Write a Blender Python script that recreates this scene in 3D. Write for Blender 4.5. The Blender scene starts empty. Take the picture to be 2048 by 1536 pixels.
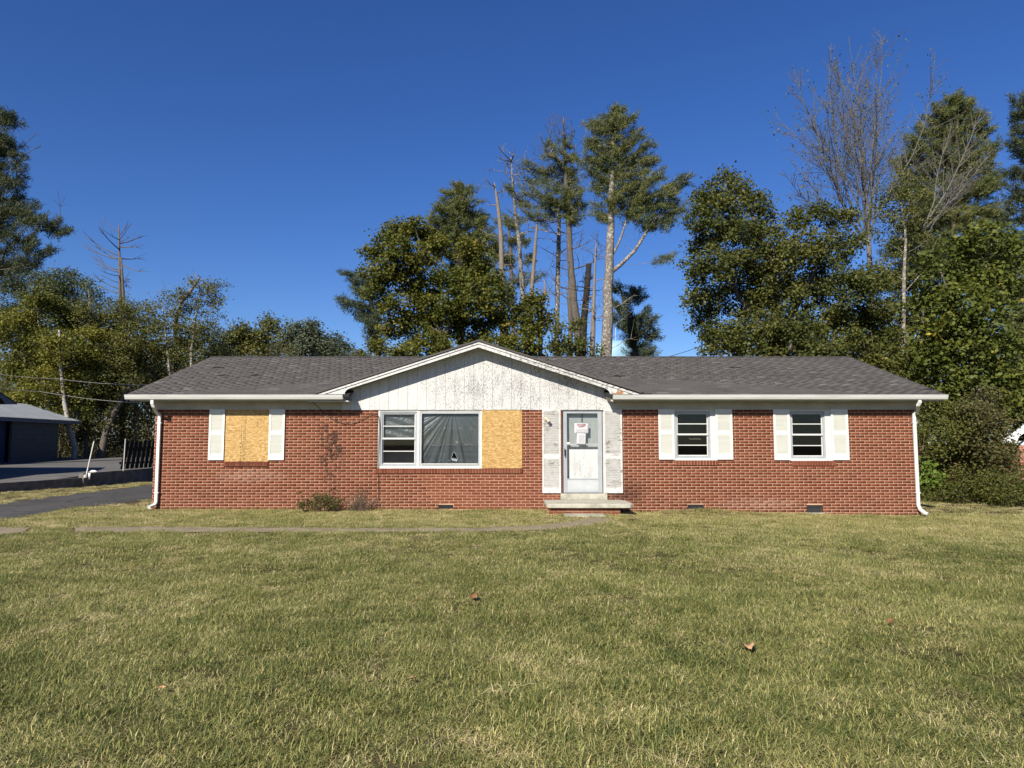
import bpy, math, random
import numpy as np
from mathutils import Vector, Matrix

random.seed(7)
RNG = np.random.default_rng(11)
S = bpy.context.scene
COL = S.collection

# ------------------------------------------------------------------ camera, sky, sun, exposure
F, PITCH, H = 1420.0, math.atan(121 / 1420.0), 1.62
CP, SP = math.cos(PITCH), math.sin(PITCH)
cam_d = bpy.data.cameras.new('camera')
cam_d.sensor_fit = 'HORIZONTAL'; cam_d.sensor_width = 36.0; cam_d.lens = F / 2048 * 36
cam_d.clip_start = 0.05; cam_d.clip_end = 6000
cam = bpy.data.objects.new('camera', cam_d); COL.objects.link(cam)
cam.location = (0, 0, H); cam.rotation_euler = (math.pi / 2 + PITCH, 0, 0)
S.camera = cam

SUN_TRAVEL = Vector((0.47, 1.0, -0.76)).normalized()
TO_SUN = -SUN_TRAVEL
SUN_EL = math.asin(TO_SUN.z); SUN_AZ = math.atan2(TO_SUN.x, TO_SUN.y)
W = bpy.data.worlds.new('World'); S.world = W; W.use_nodes = True
wn = W.node_tree; bg = wn.nodes['Background']
sky = wn.nodes.new('ShaderNodeTexSky'); sky.sky_type = 'NISHITA'; sky.sun_disc = False
sky.sun_elevation = SUN_EL; sky.sun_rotation = SUN_AZ
sky.altitude = 400; sky.air_density = 1.0; sky.dust_density = 0.35; sky.ozone_density = 6.0
hs = wn.nodes.new('ShaderNodeHueSaturation'); hs.inputs['Saturation'].default_value = 1.18; hs.inputs['Hue'].default_value = 0.514
wn.links.new(sky.outputs[0], hs.inputs['Color']); wn.links.new(hs.outputs[0], bg.inputs[0]); bg.inputs[1].default_value = 0.074
sun_d = bpy.data.lights.new('sun', 'SUN'); sun_d.energy = 5.0; sun_d.angle = math.radians(0.5)
sun_d.color = (1.0, 0.93, 0.82)
sun = bpy.data.objects.new('sun', sun_d); COL.objects.link(sun); sun.location = (-20, -30, 40)
sun.rotation_euler = SUN_TRAVEL.to_track_quat('-Z', 'Y').to_euler()
S.view_settings.view_transform = 'Standard'; S.view_settings.look = 'None'
S.view_settings.exposure = 0.7; S.view_settings.gamma = 1.0
S.view_settings.use_curve_mapping = False
S.render.engine = 'CYCLES'
S.cycles.max_bounces = 8; S.cycles.transparent_max_bounces = 12
S.cycles.use_denoising = True
S.cycles.sample_clamp_indirect = 4.0

# ------------------------------------------------------------------ places: a picture point at a known depth, or on the ground
def P(px, py, Y):
    a = (px - 1024) / F; b = (768 - py) / F
    t = Y / (CP - SP * b)
    return (a * t, Y, H + (SP + CP * b) * t)
def G(px, py, z=0.0):
    a = (px - 1024) / F; b = (768 - py) / F
    t = (z - H) / (SP + CP * b)
    return (a * t, (CP - SP * b) * t, z)
D = 17.75
def X(px, py=915): return P(px, py, D)[0]
def Z(py): return P(1024, py, D)[2]

# ------------------------------------------------------------------ building helpers
def props(o, label=None, cat=None, group=None, kind=None):
    if label: o['label'] = label
    if cat: o['category'] = cat
    if group: o['group'] = group
    if kind: o['kind'] = kind
    return o
def attach(o, parent):
    if parent is None: return
    o.parent = parent
    if parent.type == 'EMPTY':
        o.matrix_parent_inverse = Matrix.Translation(-parent.location)
def thing(name, label, cat, loc=(0, 0, 0), group=None):
    o = bpy.data.objects.new(name, None); o.empty_display_size = 0.2
    COL.objects.link(o); o.location = loc
    return props(o, label, cat, group)
def link_mesh(name, me, parent=None, mats=()):
    for m in mats: me.materials.append(m)
    o = bpy.data.objects.new(name, me); COL.objects.link(o); attach(o, parent)
    return o
class MB:
    def __init__(s): s.v = []; s.f = []; s.mi = []; s.m = 0
    def add(s, vs, fs):
        n = len(s.v); s.v += [tuple(p) for p in vs]
        for f in fs: s.f.append(tuple(i + n for i in f)); s.mi.append(s.m)
    def quad(s, a, b, c, d): s.add([a, b, c, d], [(0, 1, 2, 3)])
    def box(s, x0, x1, y0, y1, z0, z1):
        s.add([(x0, y0, z0), (x1, y0, z0), (x1, y1, z0), (x0, y1, z0), (x0, y0, z1), (x1, y0, z1), (x1, y1, z1), (x0, y1, z1)],
              [(0, 3, 2, 1), (4, 5, 6, 7), (0, 1, 5, 4), (1, 2, 6, 5), (2, 3, 7, 6), (3, 0, 4, 7)])
    def obox(s, c, ax, ay, az):
        c, ax, ay, az = Vector(c), Vector(ax), Vector(ay), Vector(az)
        vs = [c + sx * ax + sy * ay + sz * az for sz in (-1, 1) for sx, sy in ((-1, -1), (1, -1), (1, 1), (-1, 1))]
        s.add(vs, [(0, 3, 2, 1), (4, 5, 6, 7), (0, 1, 5, 4), (1, 2, 6, 5), (2, 3, 7, 6), (3, 0, 4, 7)])
    def beam(s, a, b, w, h=None, up=(0, 0, 1)):
        a, b = Vector(a), Vector(b); d = (b - a)
        u = Vector(up)
        if abs(d.normalized().dot(u)) > 0.95: u = Vector((0, 1, 0))
        sx = d.cross(u).normalized(); sz = sx.cross(d).normalized()
        s.obox((a + b) / 2, d / 2, sx * w / 2, sz * (h or w) / 2)
    def prism(s, pts, off):
        n = len(pts); pts = [Vector(p) for p in pts]; off = Vector(off)
        s.add(pts + [p + off for p in pts], [tuple(range(n)), tuple(range(2 * n - 1, n - 1, -1))] +
              [(i, i + n, (i + 1) % n + n, (i + 1) % n) for i in range(n)])
    def tube(s, pts, rad, sides=8, cap=True):
        pts = [Vector(p) for p in pts]; n = len(pts)
        if not hasattr(rad, '__len__'): rad = [rad] * n
        base = len(s.v); u = None
        for i, p in enumerate(pts):
            d = (pts[min(i + 1, n - 1)] - pts[max(i - 1, 0)]).normalized()
            if u is None:
                u = d.cross(Vector((0, 1, 0)) if abs(d.y) < .9 else Vector((1, 0, 0))).normalized()
            u = (u - d * u.dot(d)).normalized(); w = d.cross(u)
            for k in range(sides):
                a = 2 * math.pi * k / sides
                s.v.append(tuple(p + (u * math.cos(a) + w * math.sin(a)) * rad[i]))
        for i in range(n - 1):
            for k in range(sides):
                k2 = (k + 1) % sides
                s.f.append((base + i * sides + k, base + i * sides + k2, base + (i + 1) * sides + k2, base + (i + 1) * sides + k)); s.mi.append(s.m)
        if cap:
            s.f.append(tuple(base + k for k in range(sides))[::-1]); s.mi.append(s.m)
            s.f.append(tuple(base + (n - 1) * sides + k for k in range(sides))); s.mi.append(s.m)
    def lathe(s, c, prof, sides=24, axis='z'):
        base = len(s.v); c = Vector(c)
        for r, h in prof:
            for k in range(sides):
                a = 2 * math.pi * k / sides
                q = Vector((r * math.cos(a), r * math.sin(a), h)) if axis == 'z' else Vector((r * math.cos(a), h, r * math.sin(a)))
                s.v.append(tuple(c + q))
        for i in range(len(prof) - 1):
            for k in range(sides):
                k2 = (k + 1) % sides
                f = (base + i * sides + k, base + i * sides + k2, base + (i + 1) * sides + k2, base + (i + 1) * sides + k)
                s.f.append(f if axis == 'z' else f[::-1]); s.mi.append(s.m)
        for e, rev in ((0, axis == 'z'), (len(prof) - 1, axis != 'z')):
            f = tuple(base + e * sides + k for k in range(sides)); s.f.append(f[::-1] if rev else f); s.mi.append(s.m)
    def mesh(s, name, smooth=False):
        me = bpy.data.meshes.new(name); me.from_pydata(s.v, [], s.f); me.update()
        if any(s.mi): me.polygons.foreach_set('material_index', s.mi)
        if smooth: me.polygons.foreach_set('use_smooth', [True] * len(s.f))
        return me
    def build(s, name, mats, parent=None, smooth=False):
        if not isinstance(mats, (list, tuple)): mats = [mats]
        return link_mesh(name, s.mesh(name, smooth), parent, mats)
def bevel(o, w=0.01, seg=2):
    b = o.modifiers.new('bevel', 'BEVEL'); b.width = w; b.segments = seg; b.limit_method = 'ANGLE'; return o

def np_mesh(name, verts, loops, sizes, tint=None, smooth=False):
    me = bpy.data.meshes.new(name)
    nv, nf = len(verts), len(sizes)
    me.vertices.add(nv); me.vertices.foreach_set('co', np.ascontiguousarray(verts, dtype=np.float32).ravel())
    me.loops.add(len(loops)); me.loops.foreach_set('vertex_index', np.ascontiguousarray(loops, dtype=np.int32))
    me.polygons.add(nf)
    st = np.zeros(nf, dtype=np.int32); st[1:] = np.cumsum(sizes)[:-1]
    me.polygons.foreach_set('loop_start', st)
    if smooth: me.polygons.foreach_set('use_smooth', np.ones(nf, dtype=bool))
    if tint is not None:
        a = me.attributes.new('tint', 'FLOAT', 'POINT'); a.data.foreach_set('value', np.ascontiguousarray(tint, dtype=np.float32))
    me.update(calc_edges=True)
    return me

# ------------------------------------------------------------------ material helpers
class NT:
    def __init__(s, name):
        s.m = bpy.data.materials.new(name); s.m.use_nodes = True; s.t = s.m.node_tree
        s.b = s.t.nodes['Principled BSDF']; s.out = s.t.nodes['Material Output']; s._pos = None
    def n(s, typ, **kw):
        nd = s.t.nodes.new(typ)
        for k, v in kw.items(): setattr(nd, k, v)
        return nd
    def l(s, a, b): s.t.links.new(a, b)
    def setin(s, nd, i, v):
        if hasattr(v, 'is_output'): s.l(v, nd.inputs[i])
        else: nd.inputs[i].default_value = v
    def pos(s):
        if s._pos is None: s._pos = s.n('ShaderNodeNewGeometry').outputs['Position']
        return s._pos
    def scaled(s, v, sc, rot=(0, 0, 0), loc=(0, 0, 0)):
        nd = s.n('ShaderNodeMapping'); nd.inputs['Scale'].default_value = sc; nd.inputs['Rotation'].default_value = rot; nd.inputs['Location'].default_value = loc
        s.l(v, nd.inputs[0]); return nd.outputs[0]
    def noise(s, v, scale=5., detail=4., rough=.55, dist=0.):
        nd = s.n('ShaderNodeTexNoise'); s.l(v, nd.inputs['Vector'])
        nd.inputs['Scale'].default_value = scale; nd.inputs['Detail'].default_value = detail
        nd.inputs['Roughness'].default_value = rough; nd.inputs['Distortion'].default_value = dist
        return nd.outputs['Fac']
    def vor(s, v, scale=5., feature='F1', out='Distance'):
        nd = s.n('ShaderNodeTexVoronoi', feature=feature); s.l(v, nd.inputs['Vector']); nd.inputs['Scale'].default_value = scale
        return nd.outputs[out]
    def ramp(s, f, stops, interp='LINEAR'):
        nd = s.n('ShaderNodeValToRGB'); nd.color_ramp.interpolation = interp
        cr = nd.color_ramp
        while len(cr.elements) > len(stops): cr.elements.remove(cr.elements[-1])
        while len(cr.elements) < len(stops): cr.elements.new(1.0)
        for e, (p, c) in zip(cr.elements, stops):
            e.position = p
            c = (c, c, c) if isinstance(c, (int, float)) else c
            e.color = (c[0], c[1], c[2], 1)
        s.l(f, nd.inputs[0]); return nd.outputs[0]
    def mix(s, fac, a, b, mode='MIX'):
        nd = s.n('ShaderNodeMix', data_type='RGBA', blend_type=mode)
        s.setin(nd, 0, fac)
        for i, v in ((6, a), (7, b)):
            if hasattr(v, 'is_output'): s.l(v, nd.inputs[i])
            else: nd.inputs[i].default_value = (v[0], v[1], v[2], 1)
        return nd.outputs[2]
    def math(s, op, a, b=0.0, c=0.0):
        nd = s.n('ShaderNodeMath', operation=op); s.setin(nd, 0, a); s.setin(nd, 1, b); s.setin(nd, 2, c); return nd.outputs[0]
    def sep(s, v):
        nd = s.n('ShaderNodeSeparateXYZ'); s.l(v, nd.inputs[0]); return nd.outputs
    def attr(s, name):
        nd = s.n('ShaderNodeAttribute'); nd.attribute_name = name; return nd.outputs['Fac']
    def objrand(s): return s.n('ShaderNodeObjectInfo').outputs['Random']
    def bump(s, h, strength=.3, dist=.01):
        nd = s.n('ShaderNodeBump'); nd.inputs['Strength'].default_value = strength; nd.inputs['Distance'].default_value = dist
        s.l(h, nd.inputs['Height']); s.l(nd.outputs[0], s.b.inputs['Normal'])
    def col(s, c):
        if hasattr(c, 'is_output'): s.l(c, s.b.inputs['Base Color'])
        else: s.b.inputs['Base Color'].default_value = (c[0], c[1], c[2], 1)
    def fin(s, rough=.8, spec=.3, metal=0.):
        s.b.inputs['Roughness'].default_value = rough
        s.b.inputs['Specular IOR Level'].default_value = spec
        s.b.inputs['Metallic'].default_value = metal
        return s.m
    def blob(s, cx, cz, rx, rz):
        x = s.sep(s.pos())
        a = s.math('DIVIDE', s.math('SUBTRACT', x[0], cx), rx); b = s.math('DIVIDE', s.math('SUBTRACT', x[2], cz), rz)
        d = s.math('ADD', s.math('MULTIPLY', a, a), s.math('MULTIPLY', b, b))
        nd = s.n('ShaderNodeMapRange'); s.l(d, nd.inputs[0]); nd.inputs[1].default_value = 0; nd.inputs[2].default_value = 1.3
        nd.inputs[3].default_value = 1; nd.inputs[4].default_value = 0
        return nd.outputs[0]
M = {}
def simple(name, c, rough=.7, spec=.3, var=.12, scale=6., metal=0., bump=0.):
    t = NT(name); f = t.noise(t.pos(), scale, 5)
    t.col(t.ramp(f, [(.3, tuple(x * (1 - var) for x in c)), (.7, tuple(min(1, x * (1 + var)) for x in c))]))
    if bump: t.bump(t.noise(t.pos(), scale * 8, 3), bump, .01)
    M[name] = t.fin(rough, spec, metal); return M[name]

# brick
t = NT('brick'); r = t.math('FRACT', t.math('ADD', t.objrand(), t.attr('tint')))
base = t.ramp(r, [(0, (.115, .031, .016)), (.35, (.142, .038, .019)), (.7, (.162, .046, .024)), (1, (.185, .060, .033))])
base = t.mix(t.ramp(t.noise(t.pos(), 22, 5, .7), [(.35, 0), (.75, .45)]), base, (.11, .033, .017))
base = t.mix(t.ramp(t.noise(t.pos(), 1.1, 3), [(.45, 0), (.8, .22)]), base, (.24, .085, .045))
ivy = t.math('MULTIPLY', t.blob(X(662), Z(900), .33, 1.25), t.ramp(t.noise(t.scaled(t.pos(), (1, 1, .5)), 9, 6, .75), [(.50, 0), (.60, 1)]))
ivy2 = t.math('MULTIPLY', t.blob(X(1252), Z(985), .5, .35), t.ramp(t.noise(t.pos(), 7, 5, .7), [(.35, 0), (.6, .8)]))
ivy3 = t.math('MULTIPLY', t.blob(X(500), Z(928), .5, .12), t.ramp(t.noise(t.pos(), 14, 5, .7), [(.42, 0), (.6, .8)]))
base = t.mix(t.math('MAXIMUM', ivy, t.math('MAXIMUM', ivy2, ivy3)), base, (.045, .025, .018))
eff = t.math('MAXIMUM', t.blob(X(1520), Z(1008), 1.0, .16), t.math('MAXIMUM', t.blob(X(500), Z(952), .9, .18), t.blob(X(720), Z(1006), .6, .12)))
base = t.mix(t.math('MULTIPLY', eff, t.ramp(t.noise(t.pos(), 9, 5, .7), [(.35, 0), (.7, .62)])), base, (.38, .25, .19))
zz_ = t.sep(t.pos())[2]; spl = t.n('ShaderNodeMapRange'); t.l(zz_, spl.inputs[0]); spl.inputs[1].default_value = -.15; spl.inputs[2].default_value = .28; spl.inputs[3].default_value = 1; spl.inputs[4].default_value = 0
base = t.mix(t.math('MULTIPLY', spl.outputs[0], t.ramp(t.noise(t.pos(), 5, 5, .7), [(.38, 0), (.7, .65)])), base, (.15, .095, .06))
t.col(base); t.bump(t.noise(t.pos(), 140, 4, .7), .2, .003); M['brick'] = t.fin(.85, .2)
# mortar
t = NT('mortar'); c = t.ramp(t.noise(t.pos(), 6, 5), [(.3, (.38, .24, .155)), (.7, (.50, .33, .215))])
ivy = t.math('MULTIPLY', t.blob(X(662), Z(900), .33, 1.25), t.ramp(t.noise(t.scaled(t.pos(), (1, 1, .5)), 9, 6, .75), [(.50, 0), (.58, 1)]))
c = t.mix(ivy, c, (.05, .03, .02)); c = t.mix(t.math('MULTIPLY', t.blob(X(1252), Z(985), .5, .35), .7), c, (.10, .06, .045))
t.col(c); t.bump(t.noise(t.pos(), 160, 3), .4, .004); M['mortar'] = t.fin(.95, .1)
# brick for returns and far walls
t = NT('plain_brick'); bk = t.n('ShaderNodeTexBrick'); t.l(t.scaled(t.pos(), (1, 1, 1), (math.pi / 2, 0, 0)), bk.inputs[0])
for k, v in (('Color1', (.27, .085, .05, 1)), ('Color2', (.2, .06, .04, 1)), ('Mortar', (.5, .4, .3, 1))): bk.inputs[k].default_value = v
bk.inputs['Scale'].default_value = 1; bk.inputs['Brick Width'].default_value = .2225; bk.inputs['Row Height'].default_value = .0706; bk.inputs['Mortar Size'].default_value = .006
t.col(bk.outputs[0]); M['plain_brick'] = t.fin(.9, .2)
simple('jamb_brick', (.23, .07, .045), .9, .2, .2, 20)
simple('vinyl', (.60, .60, .54), .45, .4, .03, 3)
t = NT('enamel'); c = t.ramp(t.noise(t.scaled(t.pos(), (.4, 1, 6)), 3, 5, .7), [(.3, (.46, .46, .43)), (.5, (.58, .58, .55)), (.8, (.62, .62, .58))])
c = t.mix(t.ramp(t.noise(t.scaled(t.pos(), (1, 1, 4)), 2.3, 6, .8), [(.70, 0), (.78, .75)]), c, (.16, .14, .12)); t.col(c); M['enamel'] = t.fin(.4, .4)
simple('frieze', (.40, .38, .32), .7, .3, .15, 2.5)
# peeling white paint
def peeling(name, cx, cz, rx, rz, wood=(.25, .235, .215), lo=.605, hi=.655, stretch=(1, 1, .45), sc=54.):
    t = NT(name); p = t.scaled(t.pos(), stretch)
    flake = t.noise(p, sc, 5, .68); big = t.noise(t.pos(), 1.7, 3)
    loc = t.blob(cx, cz, rx, rz)
    thr = t.math('ADD', flake, t.math('ADD', t.math('MULTIPLY', loc, .085), t.math('MULTIPLY', t.math('SUBTRACT', big, .5), .20)))
    k = t.ramp(thr, [(lo, 0), (hi, 1)])
    white = t.ramp(t.noise(t.scaled(t.pos(), (6, 6, .8)), 2.2, 5, .6), [(.3, (.44, .44, .42)), (.6, (.54, .54, .515))])
    white = t.mix(t.math('MULTIPLY', loc, t.ramp(t.noise(p, 6, 5), [(.4, 0), (.7, .6)])), white, (.34, .34, .33))
    t.col(t.mix(k, white, t.ramp(t.noise(p, 60, 3), [(.3, tuple(x * .6 for x in wood)), (.7, wood)])))
    t.bump(t.math('MULTIPLY', k, -1), .4, .004); M[name] = t.fin(.65, .3)
peeling('peeling_board', X(1040), Z(775), 3.0, .9)
peeling('peeling_trim', X(1110), Z(740), 3.2, 1.0, lo=.60, hi=.63, stretch=(.35, 1, .7), sc=34.)
peeling('peeling_door', X(1165), Z(935), .5, .45, lo=.65, hi=.70, stretch=(1, 1, .45), sc=50.)
t = NT('weathered_shutter'); p = t.scaled(t.pos(), (.25, 1, 1))
k = t.ramp(t.math('ADD', t.noise(p, 24, 5, .7), t.math('MULTIPLY', t.noise(t.pos(), 3.2, 3), .5)), [(.80, 0), (.94, .9)])
t.col(t.mix(k, t.ramp(t.noise(t.pos(), 9, 4), [(.3, (.46, .45, .42)), (.7, (.56, .55, .52))]), (.20, .165, .135))); M['weathered_shutter'] = t.fin(.7, .3)
# bare patched fascia end
t = NT('rotten_trim'); k = t.ramp(t.noise(t.pos(), 6, 5, .6), [(.50, 0), (.53, 1)])
t.col(t.mix(k, (.54, .52, .48), (.32, .165, .08))); M['rotten_trim'] = t.fin(.8, .2)
# shingle
t = NT('shingle'); r = t.math('FRACT', t.math('ADD', t.objrand(), t.attr('tint')))
c = t.ramp(r, [(0, (.052, .048, .044)), (.25, (.072, .067, .062)), (.88, (.082, .077, .071)), (.96, (.105, .099, .092)), (1, (.145, .137, .128))])
c = t.mix(t.ramp(t.noise(t.pos(), 1.0, 4), [(.35, 0), (.7, .3)]), c, (.105, .097, .088))
c = t.mix(t.ramp(t.noise(t.pos(), 160, 2), [(.4, 0), (.7, .5)]), c, (.13, .12, .115))
t.col(c); t.bump(t.noise(t.pos(), 240, 2), .5, .003); M['shingle'] = t.fin(.95, .15)
simple('felt', (.03, .029, .028), .95, .1)
simple('aluminium', (.30, .32, .33), .42, .5, .10, 4)
simple('pale_aluminium', (.40, .415, .42), .4, .5, .08, 4)
simple('window_paint', (.52, .52, .49), .6, .3, .10, 9)
simple('dark_metal', (.015, .015, .016), .5, .4, .1)
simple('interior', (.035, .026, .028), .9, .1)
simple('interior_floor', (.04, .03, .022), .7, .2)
# OSB
t = NT('strand_board'); fl = None
for i, (ang, sc) in enumerate(((.5, 1.0), (-.9, 1.15), (1.7, .9))):
    p = t.scaled(t.pos(), (18 * sc, 18, 75 * sc), (0, ang, 0), (i * 3.1, 0, i * 1.7))
    v = t.vor(p, 1.0, out='Color'); v = t.sep(v)[0]
    fl = v if fl is None else t.math('MAXIMUM' if i == 1 else 'ADD', fl, t.math('MULTIPLY', v, .62 if i == 2 else 1))
fl = t.math('MULTIPLY', fl, .62)
c = t.ramp(fl, [(.15, (.22, .118, .034)), (.45, (.345, .205, .064)), (.75, (.44, .28, .098)), (1, (.58, .43, .20))])
c = t.mix(t.ramp(t.noise(t.pos(), 70, 3), [(.66, 0), (.74, .7)]), c, (.20, .10, .03))
t.col(c); t.bump(fl, .3, .003); M['strand_board'] = t.fin(.6, .3)
# concrete
t = NT('concrete'); c = t.ramp(t.noise(t.pos(), 5, 6, .65), [(.3, (.26, .25, .20)), (.55, (.40, .38, .31)), (.8, (.50, .47, .39))])
c = t.mix(t.ramp(t.noise(t.pos(), 45, 4, .7), [(.58, 0), (.68, .8)]), c, (.16, .17, .13)); t.col(c); t.bump(t.noise(t.pos(), 60, 5), .5, .01); M['concrete'] = t.fin(.9, .2)
t = NT('path_concrete'); c = t.ramp(t.noise(t.pos(), 2.5, 6, .65), [(.3, (.17, .138, .09)), (.7, (.28, .235, .155))])
c = t.mix(t.ramp(t.noise(t.pos(), 60, 4, .7), [(.55, 0), (.7, .5)]), c, (.11, .10, .08)); t.col(c); t.bump(t.noise(t.pos(), 60, 5), .5, .008); M['path_concrete'] = t.fin(.92, .2)
t = NT('asphalt'); p = t.pos(); c = t.ramp(t.noise(t.scaled(p, (1, .5, 1)), .7, 6, .7), [(.35, (.034, .033, .031)), (.65, (.075, .072, .067))])
c = t.mix(t.ramp(t.noise(p, 90, 3), [(.5, 0), (.75, .6)]), c, (.13, .125, .115)); cr = t.vor(p, .55, 'DISTANCE_TO_EDGE')
c = t.mix(t.ramp(t.math('ADD', cr, t.math('MULTIPLY', t.noise(p, 5, 4), .04)), [(.020, 1), (.030, 0)]), c, (.018, .018, .018)); t.col(c); t.bump(t.noise(p, 120, 3), .5, .006); M['asphalt'] = t.fin(.9, .25)
t = NT('lot_asphalt'); c = t.ramp(t.noise(t.scaled(t.pos(), (.3, 1, 1)), 1.2, 6, .7), [(.35, (.085, .083, .08)), (.65, (.145, .14, .13))]); t.col(c); M['lot_asphalt'] = t.fin(.9, .2)
simple('block_wall', (.13, .125, .115), .95, .1, .35, 3, bump=.4)
simple('pipe', (.42, .41, .38), .5, .4, .08)
simple('rag', (.78, .74, .72), .9, .1, .1, 20)
simple('grey_wood', (.020, .019, .017), .9, .1, .3, 12)
simple('shed_siding', (.10, .098, .092), .8, .2, .1, 3)
simple('shed_door', (.03, .045, .10), .6, .3, .2)
simple('metal_roof', (.15, .165, .185), .6, .3, .12, 1.5, .2)
simple('dark_roof', (.04, .04, .045), .9, .2)
simple('tower_blue', (.22, .37, .47), .5, .4, .03, .1)
simple('vent_grey', (.10, .10, .095), .8, .2)
simple('wire', (.02, .02, .02), .6, .3)
simple('pale_wire', (.35, .34, .32), .6, .3)
simple('paper', (.50, .50, .50), .8, .2, .02)
simple('red_ink', (.22, .012, .02), .8, .1)
simple('grey_ink', (.26, .22, .25), .8, .1)
simple('black_ink', (.035, .03, .02), .8, .1)
simple('bulb_glass', (.72, .66, .50), .3, .5)
simple('lamp_metal', (.45, .38, .30), .5, .4)
simple('dead_stem', (.10, .075, .055), .9, .1, .3, 10)
def bark(name, a, b, sc=(3, 3, .6), lichen=None):
    t = NT(name); p = t.scaled(t.pos(), sc)
    c = t.ramp(t.noise(p, 5, 6, .7), [(.3, a), (.7, b)])
    if lichen: c = t.mix(t.ramp(t.noise(t.pos(), 7, 5, .75), [(.52, 0), (.6, .85)]), c, lichen)
    t.col(c); t.bump(t.noise(p, 12, 4), .6, .03); M[name] = t.fin(.95, .1)
bark('grey_bark', (.06, .05, .042), (.15, .13, .11))
bark('lichen_bark', (.10, .085, .07), (.20, .175, .15), lichen=(.42, .42, .37))
bark('pale_dead_wood', (.11, .09, .07), (.25, .21, .17))
bark('dark_snag_wood', (.012, .011, .010), (.04, .034, .028))
bark('twig_bark', (.07, .066, .062), (.155, .147, .135))
bark('birch_bark', (.20, .18, .15), (.42, .39, .34))
# leaves
def leafmat(name, stops, rough=.55, trans=.30, spec=.2):
    t = NT(name); c = t.ramp(t.attr('tint'), stops)
    t.col(c); t.fin(rough, spec)
    tr = t.n('ShaderNodeBsdfTranslucent'); t.l(t.mix(.35, c, (.20, .20, .02)), tr.inputs[0])
    ms = t.n('ShaderNodeMixShader'); ms.inputs[0].default_value = trans
    t.l(t.b.outputs[0], ms.inputs[1]); t.l(tr.outputs[0], ms.inputs[2]); t.l(ms.outputs[0], t.out.inputs[0])
    M[name] = t.m
leafmat('leaf_maple', [(0, (0.039, 0.057, 0.012)), (.45, (0.085, 0.098, 0.018)), (.75, (0.142, 0.136, 0.022)), (1, (0.227, 0.163, 0.027))])
leafmat('leaf_dark', [(0, (0.036, 0.049, 0.013)), (.45, (0.071, 0.083, 0.019)), (.8, (0.121, 0.124, 0.028)), (1, (0.202, 0.175, 0.044))])
leafmat('leaf_olive', [(0, (0.057, 0.069, 0.019)), (.5, (0.108, 0.113, 0.030)), (.8, (0.159, 0.151, 0.037)), (1, (0.249, 0.207, 0.049))])
leafmat('leaf_yellow', [(0, (0.057, 0.073, 0.015)), (.45, (0.119, 0.126, 0.022)), (.8, (0.181, 0.170, 0.027)), (1, (0.283, 0.226, 0.031))])
leafmat('leaf_greygreen', [(0, (0.045, 0.060, 0.027)), (.5, (0.085, 0.103, 0.047)), (1, (0.147, 0.157, 0.074))])
leafmat('leaf_far', [(0, (0.057, 0.078, 0.052)), (.5, (0.096, 0.119, 0.074)), (1, (0.159, 0.163, 0.099))])
leafmat('leaf_broad', [(0, (0.040, 0.059, 0.012)), (.5, (0.085, 0.106, 0.019)), (.86, (0.138, 0.148, 0.026)), (.95, (0.291, 0.242, 0.031)), (1, (0.372, 0.269, 0.031))])
leafmat('leaf_bright', [(0, (0.068, 0.113, 0.018)), (.6, (0.136, 0.201, 0.031)), (1, (0.249, 0.276, 0.049))])
leafmat('leaf_brush', [(0, (0.045, 0.048, 0.019)), (.4, (0.085, 0.085, 0.030)), (.75, (0.136, 0.119, 0.043)), (1, (0.227, 0.151, 0.074))])
leafmat('needle', [(0, (.046, .064, .022)), (.5, (.100, .116, .038)), (.85, (.17, .168, .055)), (1, (.24, .20, .065))], .55, .15)
leafmat('needle_dark', [(0, (.020, .031, .014)), (.5, (.048, .062, .026)), (1, (.10, .108, .042))], .55, .12)
leafmat('needle_blue', [(0, (.035, .052, .030)), (.5, (.068, .088, .050)), (1, (.115, .125, .065))], .55, .15)
# grass
def grassmat(name, ground=False):
    t = NT(name); p = t.pos()
    big = t.noise(p, .33, 4, .6); mid = t.noise(t.scaled(p, (1, 1.0, 1), loc=(7, 3, 0)), 1.6, 4, .65)
    sml = t.noise(t.scaled(p, (1, 1, 0), loc=(2, 9, 0)), 6.5, 3, .6)
    dry = t.math('ADD', t.math('ADD', t.math('MULTIPLY', big, .62), t.math('MULTIPLY', mid, .48)), t.math('MULTIPLY', t.math('SUBTRACT', sml, .5), .42))
    dry = t.math('ADD', dry, .10)
    x = t.sep(p)
    nearwall = t.n('ShaderNodeMapRange'); t.l(x[1], nearwall.inputs[0]); nearwall.inputs[1].default_value = 11.5; nearwall.inputs[2].default_value = 15.5
    nearwall.inputs[3].default_value = 0; nearwall.inputs[4].default_value = .11
    dry = t.math('ADD', dry, nearwall.outputs[0])
    r = t.attr('tint')
    f = t.math('ADD', t.math('MULTIPLY', t.math('SUBTRACT', dry, .625), 1.25), r)
    if ground:
        c = t.ramp(t.math('ADD', dry, t.math('MULTIPLY', t.math('SUBTRACT', t.noise(p, 14, 5, .7), .5), .5)), [(.35, (.035, .032, .013)), (.6, (.055, .046, .020)), (.9, (.11, .085, .045))])
        t.col(c); t.bump(t.noise(p, 40, 4), .8, .02); M[name] = t.fin(.95, .1); return
    c = t.ramp(f, [(-.05, (.070, .096, .022)), (.22, (.180, .205, .054)), (.45, (.315, .300, .094)), (.68, (.47, .41, .165)), (.95, (.70, .59, .32))])
    t.col(c); t.fin(.55, .3)
    tr = t.n('ShaderNodeBsdfTranslucent'); t.l(c, tr.inputs[0])
    ms = t.n('ShaderNodeMixShader'); ms.inputs[0].default_value = .25
    t.l(t.b.outputs[0], ms.inputs[1]); t.l(tr.outputs[0], ms.inputs[2]); t.l(ms.outputs[0], t.out.inputs[0])
    M[name] = t.m
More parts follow.
